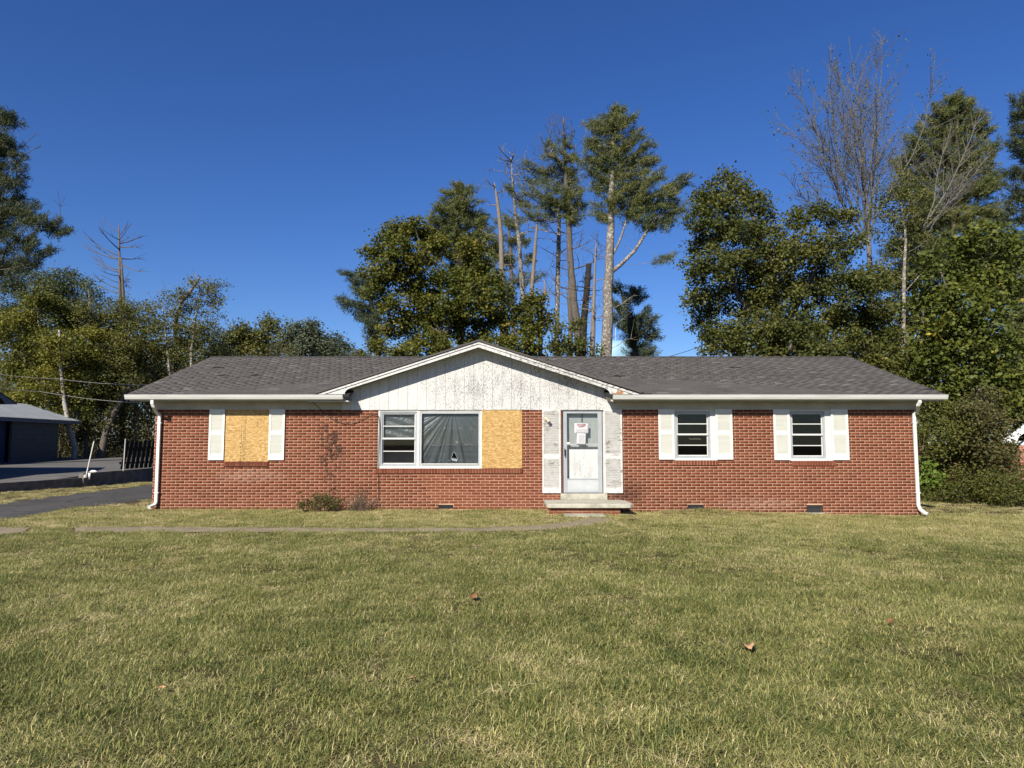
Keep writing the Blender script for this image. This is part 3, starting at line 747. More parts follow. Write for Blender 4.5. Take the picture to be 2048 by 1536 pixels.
# window B
x0, x1, z0, z1 = openings['B']
xm0, xm1 = X(835), X(963)
b = MB()
b.box(x0, x0 + .055, D + .004, D + .1, z0, z1); b.box(xm0 - .02, xm0 + .045, D + .004, D + .1, z0, z1); b.box(xm1 - .03, xm1 + .03, D + .004, D + .1, z0, z1)
b.box(x1 - .05, x1, D + .03, D + .1, z0, z1)
for a, c in ((x0 + .055, xm0 - .02), (xm0 + .045, xm1 - .03), (xm1 + .03, x1 - .05)):
    b.box(a, c, D + .006, D + .098, z0, z0 + .06); b.box(a, c, D + .006, D + .098, z1 - .04, z1)
pw = b.build('window', M['window_paint'], house); pw['label'] = 'wide front window with plastic sheet behind the glass'
xi0, xi1, zi0, zi1 = double_hung(pw, x0 + .057, xm0 - .022, z0 + .062, z1 - .042, D + .03)
b = MB()
hh = (zi1 - zi0) / 4
for k, yy, nm, mt in ((0, .12, 'black_sheet', 'black_film'), (2, .14, 'plastic_sheet', 'plastic_film')):
    b = MB(); n1 = 26; n2 = 20; ztop_ = zi0 + hh * (1.0 if k == 0 else 4); zb_ = zi0 + hh * (0 if k == 0 else 2)
    w_, h_ = xi1 - xi0, ztop_ - zb_
    vs = []
    for j in range(n2 + 1):
        for i in range(n1 + 1):
            vs.append((xi0 + .006 + (w_ - .012) * i / n1, D + yy + random.gauss(0, .006 if k == 0 else .002) + .01 * math.sin(j * .9 + i * .3), zb_ + .004 + (h_ - .008) * j / n2))
    b.add(vs, [(j * (n1 + 1) + i, j * (n1 + 1) + i + 1, (j + 1) * (n1 + 1) + i + 1, (j + 1) * (n1 + 1) + i) for j in range(n2) for i in range(n1)])
    b.build(nm, M[mt], pw)
# picture pane
px0, px1, pz0, pz1 = xm0 + .047, xm1 - .032, z0 + .062, z1 - .042
b = MB(); frame(b, px0, px1, pz0, pz1, D + .02, D + .06, (.045, .045, .05, .045)); b.build('storm_frame', M['pale_aluminium'], pw)
b = MB(); b.box(px0 + .05, px1 - .05, D - .004, D + .03, pz0 + .035, pz0 + .062); b.build('sash', M['window_paint'], pw)
b = MB(); b.box(px0 + .046, px1 - .046, D + .046, D + .05, pz0 + .051, pz1 - .046); b.build('pane', M['glass'], pw)
tears = [[(902, 917), (906, 905), (909, 904), (914, 915), (915.5, 919), (910, 917)], [(911.5, 883), (914, 884), (916, 882.5), (914.5, 887.5)]]
tw = [[(P(a, c, D + .12)[0], P(a, c, D + .12)[2]) for a, c in tr] for tr in tears]
def inside(x, z, pl):
    r = False; j = len(pl) - 1
    for i in range(len(pl)):
        if (pl[i][1] > z) != (pl[j][1] > z) and x < (pl[j][0] - pl[i][0]) * (z - pl[i][1]) / (pl[j][1] - pl[i][1]) + pl[i][0]: r = not r
        j = i
    return r
n1, n2 = 130, 100; vs = []; fs = []
hx, hz = P(905, 812, D)[0], P(905, 812, D)[2]
for j in range(n2 + 1):
    for i in range(n1 + 1):
        x = px0 + .04 + (px1 - px0 - .08) * i / n1; z = pz0 + .045 + (pz1 - pz0 - .085) * j / n2
        a = math.atan2(x - hx, hz - z)
        left = 1 if a < .25 else .35
        fold = left * (.016 * math.sin(a * 26 + .8) + .009 * math.sin(a * 47 + 2) + .005 * math.sin(a * 90)) * min(1, (hz - z) * 1.6) + .006 * math.sin(z * 60) * (abs((z * 3.2) % 1 - .5) < .05)
        vs.append((x, D + .12 + fold, z))
for j in range(n2):
    for i in range(n1):
        k = j * (n1 + 1) + i; cx = (vs[k][0] + vs[k + 1][0]) / 2; cz = (vs[k][2] + vs[k + n1 + 1][2]) / 2
        if any(inside(cx, cz, t_) for t_ in tw): continue
        fs.append((k, k + 1, k + n1 + 2, k + n1 + 1))
b = MB(); b.add(vs, fs); film = b.build('plastic_sheet', M['plastic_film'], pw, smooth=True)
b = MB()
for t_ in tw:
    for i in range(len(t_)):
        p_, q_ = t_[i], t_[(i + 1) % len(t_)]
        b.tube([(p_[0], D + .105, p_[1]), ((p_[0] + q_[0]) / 2 + random.gauss(0, .006), D + .10, (p_[1] + q_[1]) / 2 + random.gauss(0, .006)), (q_[0], D + .105, q_[1])], .006, 4)
p_ = P(902, 917, D + .1); b.prism([p_, P(915, 919, D + .1), P(914, 923, D + .09), P(905, 921, D + .09)], (0, .003, 0))
for xx, zz in [(random.uniform(858, 950), y_) for y_ in (856, 889, 890, 921) for _ in range(7)]:
    p_ = P(xx, zz + random.uniform(-.6, .6), D + .1); b.tube([p_, (p_[0] + random.uniform(.02, .09), p_[1], p_[2] + random.gauss(0, .004))], .004, 4)
b.build('torn_edge', M['film_edge'], pw)
# boarded window A: frame behind its board
x0, x1, z0, z1 = openings['A']
b = MB(); frame(b, x0, x1, z0, z1, D + .02, D + .09, .06); wa = b.build('window', M['window_paint'], house)
b = MB(); b.box(x0 + .06, x1 - .06, D + .05, D + .054, z0 + .06, z1 - .06); b.build('pane', M['glass'], wa)

# boards nailed over windows
def board(px0, px1, py0, py1, y0, y1, label):
    b = MB(); xa, xb = X(px0), X(px1); b.box(0, xb - xa, 0, y1 - y0, 0, Z(py0) - Z(py1))
    r = link_mesh('particle_board', b.mesh('particle_board'), None, [M['strand_board']])
    r.location = (xa, y0, Z(py1)); props(r, label, 'board', 'strand boards over the windows'); return r
b1 = board(449, 536.5, 818.5, 923, D - .012, D + .002, 'yellow strand board with black printing, between two white shutters')
b2 = board(963.6, 1044, 820.5, 936.5, D - .014, D + .002, 'yellow strand board beside the plastic covered picture window')
def on_board(bd, boxes, name, mat):
    m = MB()
    for (xa, xb, za, zb) in boxes: m.box(xa, xb, -.002, .0, za, zb)
    o = link_mesh(name, m.mesh(name), bd, [mat]); return o
hB = Z(818.5) - Z(923); sc = 1 / 80.
bx = []
def stamp(cx, ztop_, zbot, w, seed):
    rr = random.Random(seed); z = ztop_
    while z > zbot:
        h = rr.uniform(.012, .030)
        if rr.random() < .8:
            bx.append((cx, cx + w * rr.uniform(.5, 1), z - h, z))
            if rr.random() < .5: bx.append((cx + w * .3, cx + w * .5, z - h * 1.5, z))
        z -= h + rr.uniform(.006, .03)
pxm = lambda p: X(p) - X(449)
for cpx, za, zb, w, sd in ((481.5, 852, 883, .018, 1), (485.5, 853, 882, .014, 2), (488, 852, 884, .008, 3), (480.5, 886, 920, .016, 4), (484, 887, 922, .012, 5), (487, 886, 919, .010, 6)):
    stamp(pxm(cpx), hB - (za - 818.5) * sc, hB - (zb - 818.5) * sc, w, sd)
bx += [(pxm(480), pxm(489.5), hB - (850.6 - 818.5) * sc - .003, hB - (850.6 - 818.5) * sc), (pxm(480), pxm(489), hB - (885 - 818.5) * sc - .004, hB - (885 - 818.5) * sc)]
bx += [(pxm(489.6), pxm(489.9), 0.1, hB - .02), (pxm(512.5), pxm(513.3), hB - .43, hB - .32)]
on_board(b1, bx, 'printed_stamp', M['black_ink'])
for bd, w_, h_ in ((b1, X(536.5) - X(449), hB), (b2, X(1044) - X(963.6), Z(820.5) - Z(936.5))):
    m = MB()
    for i in range(4):
        for zz in (.03, h_ - .03): m.lathe((.04 + i * (w_ - .08) / 3, -.003, zz), [(.008, 0), (.008, .003)], 8, 'y')
    link_mesh('screw', m.mesh('screw'), bd, [M['dark_metal']])

# ---- door
x0, x1, z0, z1 = openings['door']
b = MB(); frame(b, x0, x1, z0, z1, D + .03, D + .16, (.03, .03, .01, .05)); droot = b.build('front_door', M['window_paint'], house)
xd0, xd1, zd0, zd1 = X(1127), X(1204.5), Z(985.5), Z(823)
b = MB(); b.box(xd0 - .01, xd1 + .01, D + .155, D + .2, zd0, zd1 + .02); b.build('door_leaf', M['peeling_door'], droot)
b = MB(); frame(b, xd0, xd1, zd0, zd1, D + .012, D + .05, (.09, .105, .04, .045))
b.box(xd0 + .09, xd1 - .105, D + .013, D + .049, Z(959.5), Z(957)); b.build('storm_door', M['aluminium'], droot)
b = MB(); b.box(xd0 + .09, xd1 - .105, D + .022, D + .04, zd0 + .04, Z(959.5)); b.box(xd0 + .12, xd1 - .135, D + .015, D + .022, zd0 + .07, zd0 + .085); b.build('kick_panel', M['pale_aluminium'], droot)
b = MB(); b.box(xd0 + .09, xd1 - .105, D + .016, D + .046, Z(888) - .03, Z(888) + .012); b.build('mid_rail', M['aluminium'], droot)
b = MB(); b.box(xd0 + .09, xd1 - .105, D + .030, D + .034, Z(888) + .012, zd1 - .045); b.build('pane', M['glass'], droot)
b = MB(); b.box(xd0 + .02, xd0 + .05, D - .03, D + .012, Z(911), Z(899)); b.box(xd0 + .025, xd0 + .045, D - .05, D - .03, Z(913), Z(897)); b.build('handle', M['dark_metal'], droot)
b = MB(); b.box(xd0 + .09, xd0 + .16, D + .002, D + .016, Z(886) - .02, Z(886) + .02); b.build('latch', M['vinyl'], droot)
b = MB(); b.lathe((xd0 + .155, D + .13, Z(890)), [(.028, 0), (.03, .02), (.02, .03)], 14, 'y'); b.build('knob', M['dark_metal'], droot)
b = MB(); p_ = P(1164, 826, D + .14)
for i in range(14): b.lathe((p_[0] + random.uniform(-.012, .012), D + .143, p_[2] - .01 - i * .016), [(.009, -.006), (.012, .0), (.006, .008)], 6, 'y')
b.build('knocker', M['dark_metal'], droot)
b = MB(); b.box(x0 + .001, x0 + .028, D + .008, D + .03, z0, z1 - .0); b.build('jamb', M['jamb_brick'], droot)
b = MB()
for i in range(28):
    zz = z0 + .03 + i * (z1 - z0 - .06) / 27; b.lathe((x0 + .016, D + .006, zz), [(.006, 0), (.006, .003)], 6, 'y')
b.build('jamb_nail', M['pipe'], droot)

# notices taped to the storm door
def notice(px0, px1, py0, py1, y, tilt, label, lines):
    xa, xb, za, zb = X(px0, 870), X(px1, 870), Z(py1), Z(py0)
    b = MB(); n = 8
    vs = [((xb - xa) * (i / n - .5), -.004 * math.sin(i / n * 3.1) - (.008 * (1 - j / n) ** 2), (zb - za) * (j / n - .5)) for j in range(n + 1) for i in range(n + 1)]
    b.add(vs, [(j * (n + 1) + i, j * (n + 1) + i + 1, (j + 1) * (n + 1) + i + 1, (j + 1) * (n + 1) + i) for j in range(n) for i in range(n)])
    o = link_mesh('paper_notice', b.mesh('paper_notice', True), None, [M['paper']])
    so = o.modifiers.new('thick', 'SOLIDIFY'); so.thickness = .001
    o.location = ((xa + xb) / 2, y, (za + zb) / 2); o.rotation_euler = (0, tilt, 0)
    props(o, label, 'notice')
    return o, xb - xa, zb - za
n1_, w1, h1 = notice(1149, 1177, 847, 866.5, D + .006, .02, 'white danger notice with red heading, taped to the storm door', 0)
def text(parent, body, size, loc, mat, name):
    cu = bpy.data.curves.new(name, 'FONT'); cu.body = body; cu.size = size; cu.align_x = 'CENTER'; cu.extrude = .0005; cu.resolution_u = 2
    cu.space_character = 1.08; cu.offset = .0016
    o = bpy.data.objects.new(name, cu); COL.objects.link(o); o.parent = parent; o.location = loc; o.rotation_euler = (math.pi / 2, 0, 0)
    COL.objects.unlink(o); me_ = bpy.data.meshes.new_from_object(o); bpy.data.objects.remove(o); me_.name = name; me_.materials.clear()
    o = link_mesh(name, me_, None, [mat]); o.parent = parent; o.location = loc; o.rotation_euler = (math.pi / 2, 0, 0); return o
text(n1_, 'DANGER', .052, (0, -.011, h1 * .30), M['red_ink'], 'heading_lettering')
text(n1_, 'UNFIT', .052, (0, -.011, h1 * .10), M['red_ink'], 'heading_lettering')
def bars(parent, rows, w, name, mat):
    m = MB()
    for z, a, c, yy in rows:
        x = a
        while x < c:
            l = random.uniform(.008, .03); m.box(x * 1, min(x + l, c), yy - .002, yy, z - .002, z + .002); x += l + .006
    return link_mesh(name, m.mesh(name), parent, [mat])
bars(n1_, [(h1 * (-.08 - .09 * i), -w1 * .38, w1 * .40, -.014) for i in range(5)], w1, 'small_print', M['grey_ink'])
n2_, w2, h2 = notice(1153.5, 1171.5, 866.8, 888.5, D + .002, .05, 'lower white paper with grey print, hanging below the red headed notice', 0)
bars(n2_, [(h2 * (.36 - .085 * i), -w2 * .30, w2 * .33, -.016) for i in range(9)], w2, 'small_print', M['grey_ink'])

# porch light on the left door shutter
pl = P(1093, 838, D - .05)
lamp = thing('porch_light', 'small round porch light on the tall shutter left of the door', 'light', pl)
b = MB(); b.lathe((pl[0], D - .045, pl[2]), [(.055, 0), (.062, -.012), (.05, -.03), (.03, -.04)], 18, 'y'); b.build('base', M['lamp_metal'], lamp)
b = MB(); b.tube([(pl[0] - .002, D - .08, pl[2]), (pl[0] + .01, D - .13, pl[2] - .005), (pl[0] + .03, D - .15, pl[2] - .03)], [.028, .034, .036], 12); b.build('socket', M['lamp_metal'], lamp)
b = MB(); b.tube([(pl[0] + .03, D - .15, pl[2] - .03), (pl[0] + .045, D - .16, pl[2] - .05), (pl[0] + .055, D - .165, pl[2] - .065), (pl[0] + .062, D - .168, pl[2] - .075)], [.03, .042, .036, .012], 12); b.build('bulb', M['bulb_glass'], lamp, True)

# foundation vents
for k, lab in (('v0', None), ('v1', None), ('v2', None)):
    x0, x1, z0, z1 = openings[k]
    b = MB(); b.box(x0, x1, D + .10, D + .12, z0, z1); frame(b, x0, x1, z0, z1, D - .004, D + .02, .008); v = b.build('foundation_vent', M['dark_metal'], house)
    b = MB()
    nx_ = int((x1 - x0) / .024)
    for i in range(1, nx_): b.box(x0 + (x1 - x0) * i / nx_ - .0014, x0 + (x1 - x0) * i / nx_ + .0014, D + .004, D + .008, z0, z1)
    nz_ = max(3, int((z1 - z0) / .024))
    for i in range(1, nz_): b.box(x0, x1, D + .009, D + .012, z0 + (z1 - z0) * i / nz_ - .0014, z0 + (z1 - z0) * i / nz_ + .0014)
    b.build('grille', M['vent_grey'], v)
    if k == 'v2':
        b = MB(); b.box(x0 - .02, x1 + .03, D - .02, D + .05, z0 - .025, z0 - .001); b.build('vent_sill', M['concrete'], v)

# ---- stoop
stoop = thing('concrete_stoop', 'mossy concrete slab step on a brick base before the front door', 'step', (X(1170), 17.1, zt1(1.9, 17)))
zs_t = Z(999.3)
xs0, xs1 = .80, 2.80
b = MB(); b.prism([(xs0, 16.6, zs_t - .1), (xs0 + .06, 16.5, zs_t - .1), (xs1 - .08, 16.5, zs_t - .1), (xs1, 16.58, zs_t - .1), (xs1 - .02, 17.5, zs_t - .1), (xs1 - .13, D - .012, zs_t - .1), (xs0 - .01, D - .012, zs_t - .1)], (0, 0, .1))
o = b.build('slab', M['concrete'], stoop); bevel(o, .018, 3)
b = MB(); b.box(xs0 + .05, xs1 - .30, 16.60, D - .014, -.4, zs_t - .101); base_o = b.build('brick_base', M['mortar'], stoop)
b = MB(); zc = zs_t - .101 - .005 - .036; r_ = 0
bm = []
while zc > -.2:
    x = xs0 + .05 - (r_ % 2) * .11
    while x < xs1 - .31:
        a, c = max(x, xs0 + .05), min(x + .212, xs1 - .30)
        if c - a > .03: bm.append((a, c, zc))
        x += .2225
    zc -= .0706; r_ += 1
for a, c, zc in bm:
    b = MB(); b.box(a, c, 16.588 + random.uniform(-.003, .003), 16.62, zc - .028, zc + .028); b.build('brick', M['brick'], base_o)
b = MB(); b.box(X(1120.5), X(1213.5), D - .075, D + .02, Z(999.5) + .002, Z(986.8)); o = b.build('door_sill', M['concrete'], stoop); bevel(o, .01, 2)
b = MB(); q0 = G(1129, 1035.5, -.02); b.box(q0[0], q0[0] + .92, 16.05, 16.595, -.1, .035); o = b.build('lower_step', M['concrete'], stoop); bevel(o, .015, 2)

# dead vine / cable on the wall
b = MB()
def wallpts(l, y=D - .03): return [P(a, c, y) for a, c in l]
b.tube(wallpts([(622, 801), (634, 812), (645, 822), (655, 832), (672, 842), (690, 848), (712, 845), (728, 838), (742, 829), (752, 827.5), (757, 832), (758.5, 850), (757.5, 880), (756, 915), (756.5, 960), (757, 1000)]), .008, 5)
for i in range(26):
    a = P(random.gauss(663, 9), random.uniform(850, 1000), D - .025); b.tube([a, (a[0] + random.gauss(0, .05), a[1] - .01, a[2] + random.gauss(.03, .05)), (a[0] + random.gauss(0, .07), a[1], a[2] + random.gauss(.06, .07))], .005, 4)
v_ = b.build('dead_vine', M['dead_stem']); props(v_, 'thin dark dead vine trailing across the brick wall left of the wide window', 'vine')
def leafy(cl, m, L, Wd, sig, rng, tintc=None, droop=.0, updir=.35):
    n = len(cl); C = np.repeat(cl, m, axis=0); N = n * m
    p = C + rng.normal(size=(N, 3)) * np.asarray(sig)
    a = rng.normal(size=(N, 3)); a[:, 2] = a[:, 2] * .6 - droop; a /= np.linalg.norm(a, axis=1, keepdims=True)
    u = rng.normal(size=(N, 3)) * .8 + np.array((-.10, -.32, updir + .25)); b_ = np.cross(a, u); b_ /= np.linalg.norm(b_, axis=1, keepdims=True) + 1e-9
    l = L * rng.uniform(.65, 1.3, (N, 1)); w = Wd * rng.uniform(.7, 1.25, (N, 1))
    V_ = np.stack([p, p + a * l * .45 + b_ * w * .5, p + a * l, p + a * l * .45 - b_ * w * .5], 1).reshape(-1, 3)
    if tintc is None: tintc = rng.random(n)
    tt_ = np.clip(np.repeat(tintc, m) * .55 + rng.random(N) * .5 - .02, 0, 1)
    return V_, np.repeat(tt_, 4)
def leaf_mesh(name, V_, tt_):
    n = len(V_) // 4
    return np_mesh(name, V_, np.arange(n * 4), np.full(n, 4), tt_)
def needles(cl, dirs, m, L, Wd, rng, seg=.45, tintc=None, spread=.85):
    n = len(cl); N = n * m
    d = np.repeat(dirs, m, axis=0); C = np.repeat(cl, m, axis=0)
    p = C + d * rng.uniform(-seg, seg * .35, (N, 1)) + rng.normal(size=(N, 3)) * .085
    a = d * .65 + rng.normal(size=(N, 3)) * spread + np.array((0, 0, .30)); a /= np.linalg.norm(a, axis=1, keepdims=True)
    u = rng.normal(size=(N, 3)); b_ = np.cross(a, u); b_ /= np.linalg.norm(b_, axis=1, keepdims=True) + 1e-9
    l = L * rng.uniform(.7, 1.25, (N, 1))
    V_ = np.stack([p - b_ * Wd * .5, p + b_ * Wd * .5, p + a * l], 1).reshape(-1, 3)
    if tintc is None: tintc = rng.random(n)
    tt_ = np.clip(np.repeat(tintc, m) * .55 + rng.random(N) * .5 - .02, 0, 1)
    return V_, np.repeat(tt_, 3)
def needle_mesh(name, V_, tt_):
    n = len(V_) // 3
    return np_mesh(name, V_, np.arange(n * 3), np.full(n, 3), tt_)
def frustums(name, Pa, Pb, ra, rb, sides=4):
    Pa, Pb = np.asarray(Pa, float), np.asarray(Pb, float); n = len(Pa)
    d = Pb - Pa; d /= np.linalg.norm(d, axis=1, keepdims=True) + 1e-9
    ref = np.where(np.abs(d[:, 2:3]) < .9, np.array([[0, 0, 1.]]), np.array([[1., 0, 0]]))
    u = np.cross(d, ref); u /= np.linalg.norm(u, axis=1, keepdims=True) + 1e-9; w = np.cross(d, u)
    an = np.arange(sides) * 2 * np.pi / sides
    ring = u[:, None, :] * np.cos(an)[None, :, None] + w[:, None, :] * np.sin(an)[None, :, None]
    V_ = np.concatenate([Pa[:, None, :] + ring * np.asarray(ra)[:, None, None], Pb[:, None, :] + ring * np.asarray(rb)[:, None, None]], 1).reshape(-1, 3)
    k = np.arange(sides); k2 = (k + 1) % sides
    f_ = np.stack([k, k2, k2 + sides, k + sides], -1)
    lp_ = (np.arange(n)[:, None, None] * 2 * sides + f_[None]).reshape(-1)
    return np_mesh(name, V_, lp_, np.full(n * sides, 4), smooth=True)

# ------------------------------------------------------------------ trees
def interp_path(pts, step):
    out = [np.array(pts[0], float)]; 
    for a, c in zip(pts[:-1], pts[1:]):
        a, c = np.array(a, float), np.array(c, float); n = max(1, int(np.linalg.norm(c[:3] - a[:3]) / step))
        out += [a + (c - a) * (i + 1) / n for i in range(n)]
    return out
NTRI = [0]
def tree(name, label, cat, Y, trunks, blobs, mat, bark_, kind='leaf', dens=7., m=34, leaf=(.11, .07), sig=.22, seed=1, ground=0., twig=.5, bare=(), tip=.006, up=.55, depth=.55, group=None, spread_tint=True, droop=.15, shell=.35, trunk_parts=True, flat=.8, back=0.):
    rng = np.random.default_rng(seed); s = Y / F
    if kind == 'leaf': m = int(m * 1.7) + 1; leaf = (leaf[0] * 1.22, leaf[1] * 1.22); dens = dens * 1.15
    else:
        m = int(m * 1.55); leaf = (leaf[0] * 1.1, leaf[1] * 1.3); dens = dens * 1.5; sig = sig * 1.25
        blobs = [(q[0], q[1], q[2] * 1.06) + tuple(q[3:]) for q in blobs]
    nodes, par, rad, fixed = [], [], [], []
    tb = MB(); base = None
    for tr in trunks:
        pts = []
        for q in tr:
            p = P(q[0], q[1], Y + (q[3] if len(q) > 3 else 0)); pts.append((p[0], p[1], p[2], q[2] * s / 2))
        if pts[0][2] > ground + .05 and not (len(tr[0]) > 4):
            pts.insert(0, (pts[0][0], pts[0][1], ground - .1, pts[0][3] * 1.15))
        path_ = interp_path(pts, .55)
        for i in range(1, len(path_) - 1): path_[i][:2] += rng.normal(size=2) * .02
        if base is None: base = path_[0][:3].copy(); base[2] = ground
        off = len(nodes)
        for i, p in enumerate(path_):
            nodes.append(p[:3]); rad.append(p[3]); par.append(off + i - 1 if i else -1); fixed.append(True)
        tb.tube([p[:3] for p in path_], [p[3] for p in path_], 9)
    NB = len(nodes)
    N = np.zeros((90000, 3)); N[:NB] = nodes; cnt = NB
    par = list(par); okn = np.zeros(90000, bool)
    for i in range(NB): okn[i] = nodes[i][2] > ground + .8
    def connect(tgt, step, jit, k, curve):
        nonlocal cnt
        A_ = N[:cnt]; dv = tgt - A_; hd = np.hypot(dv[:, 0], dv[:, 1]); dist = np.sqrt((dv ** 2).sum(1))
        cost = dist + 1.6 * np.maximum(0, A_[:, 2] - (tgt[2] - k * hd)) + (~okn[:cnt]) * 50
        i = int(np.argmin(cost)); L_ = dist[i]
        n = max(1, int(L_ / step)); st_ = N[i].copy(); midc = (st_ + tgt) / 2 + np.array((0, 0, curve * L_)) + rng.normal(size=3) * jit * L_
        last = i
        for q in range(1, n + 1):
            t_ = q / n; p = (1 - t_) ** 2 * st_ + 2 * t_ * (1 - t_) * midc + t_ ** 2 * tgt
            N[cnt] = p; par.append(last); okn[cnt] = True; last = cnt; cnt += 1
        return last
    tips = []
    B = []
    for q in blobs:
        r = q[2] * s; dy = q[3] if len(q) > 3 else rng.uniform(-1, 1) * depth * r * 1.6 + back
        B.append((np.array(P(q[0], q[1], Y + dy)), r, q[4] if len(q) > 4 else 1.))
    trunk_xy = np.array(nodes)[:, :2].mean(0)
    B.sort(key=lambda q: np.linalg.norm(q[0][:2] - trunk_xy) + .3 * abs(q[0][2]))
    cl, cd, ct = [], [], []
    for c, r, dm in B:
        ti = connect(c, .5, .07, up if kind == 'leaf' else .12, -.06 if kind == 'leaf' else -.05)
        tips.append(ti)
        n = max(3, int(dens * dm * math.pi * r * r))
        dirs = rng.normal(size=(n, 3)); dirs /= np.linalg.norm(dirs, axis=1, keepdims=True)
        rr = r * (shell + (1 - shell) * rng.random(n)) ** .6
        pts = c + dirs * rr[:, None] * np.array((1, 1, flat))
        pts += .18 * r * rng.normal(size=(n, 3))
        bt = rng.random()
        for i in np.argsort(rr):
            p = pts[i]
            if p[2] < ground + .1: p[2] = ground + .1 + rng.random() * .4
            if rng.random() < twig:
                j = connect(p, .35, .08, .25 if kind == 'leaf' else .05, .0); tips.append(j)
                d_ = N[j] - N[par[j]]
            else: d_ = p - c
            if kind == 'pine':
                o_ = np.array((p[0] - trunk_xy[0], p[1] - trunk_xy[1], 0)); o_ /= np.linalg.norm(o_) + 1e-6; d_ = o_ * .8 + np.array((0, 0, .38)) + rng.normal(size=3) * .34
            cl.append(p); cd.append(d_ / (np.linalg.norm(d_) + 1e-6)); ct.append(bt * .5 + rng.random() * .5)
    for q in bare:   # bare twig fans: (px,py,r,n)
        r = q[2] * s; c = np.array(P(q[0], q[1], Y + (q[4] if len(q) > 4 else 0)))
        for i in range(q[3]):
            v = rng.normal(size=3); v /= np.linalg.norm(v); p = c + v * r * rng.random() ** .4
            tips.append(connect(p, .4, .1, .5, -.02))
    root = thing(name, label, cat, tuple(base), group)
    tro = tb.build('trunk', M[bark_], root, True)
    if cnt > NB:
        num = np.zeros(cnt)
        for i in tips: num[i] += 1
        pa = np.array(par)
        for i in range(cnt - 1, NB - 1, -1): num[pa[i]] += num[i]
        R_ = tip * np.maximum(num, 1) ** .45
        ii = np.arange(NB, cnt); rp = R_[pa[ii]].copy()
        frad = np.array(rad); isb = pa[ii] < NB
        rp[isb] = np.minimum(R_[ii][isb] * 1.15, frad[pa[ii][isb]] * .8)
        ra = np.minimum(rp, R_[ii] * 1.25); 
        me = frustums('branches', N[pa[ii]], N[ii], ra, R_[ii], 4)
        props(link_mesh('branches', me, root, [M[bark_]]), kind='stuff'); NTRI[0] += len(ii) * 8
    if cl:
        cl, cd, ct = np.array(cl), np.array(cd), np.array(ct)
        if kind == 'leaf':
            V_, tt_ = leafy(cl, m, leaf[0], leaf[1], (sig, sig, sig * .75), rng, ct, droop); me = leaf_mesh('crown', V_, tt_); NTRI[0] += len(V_) // 2
        else:
            V_, tt_ = needles(cl, cd, m, leaf[0], leaf[1], rng, sig, ct); me = needle_mesh('crown', V_, tt_); NTRI[0] += len(V_) // 3
        link_mesh('crown', me, root, [M[mat]])
    return root
# ---- left wood
tree('pine_tree', 'dark tall pine at the far left edge with drooping needled limbs', 'tree', 36, [[(-30, 900, 34), (-26, 600, 28), (-18, 330, 16), (-6, 235, 5)]],
     [(8, 235, 20), (28, 240, 15), (-20, 285, 36), (18, 285, 20), (35, 322, 18), (-5, 345, 30), (28, 368, 20), (55, 345, 12), (20, 412, 32), (60, 428, 22), (-30, 440, 50), (85, 445, 20), (115, 455, 18), (136, 456, 12), (35, 478, 26), (78, 500, 22), (5, 525, 30), (50, 530, 20), (100, 505, 12), (-60, 380, 50), (-70, 520, 50)],
     'needle_dark', 'grey_bark', 'pine', dens=9, m=70, leaf=(.20, .024), sig=.5, seed=3, bare=[(70, 268, 8, 4), (80, 292, 8, 5), (125, 395, 20, 5)], tip=.008, depth=.4)
tree('broadleaf_tree', 'grey green tree rising behind the yellowish trees at the left', 'tree', 60, [[(60, 800, 16), (70, 600, 9), (75, 560, 5)]],
     [(30, 560, 45), (125, 570, 35), (150, 600, 40), (80, 600, 40), (20, 640, 50), (95, 560, 20), (160, 650, 35)], 'leaf_greygreen', 'grey_bark', dens=4.2, m=60, leaf=(.14, .09), sig=.34, seed=4)
tree('broadleaf_tree', 'yellow green tree with a pale slanting trunk beside the shed', 'tree', 45, [[(150, 895, 11), (136, 850, 10), (127, 790, 7), (121, 720, 5), (118, 660, 3)]],
     [(30, 660, 48), (100, 640, 45), (60, 720, 48), (130, 700, 45), (170, 740, 42), (95, 770, 42), (50, 790, 34), (30, 745, 30), (150, 800, 32), (90, 690, 40), (180, 690, 36), (80, 600, 26)], 'leaf_yellow', 'birch_bark', dens=7, m=52, leaf=(.125, .09), sig=.28, seed=5, back=1.6, up=.35)
tree('broadleaf_tree', 'thin tree with a pale twin stem behind the leaning white pipe', 'tree', 47, [[(151, 895, 9), (158, 840, 8), (160, 760, 6), (163, 690, 4)]],
     [(215, 720, 36), (205, 660, 34), (240, 760, 40), (170, 640, 30), (215, 790, 34), (250, 690, 36)], 'leaf_olive', 'birch_bark', dens=7, m=50, leaf=(.12, .08), sig=.28, seed=6, back=1.2)
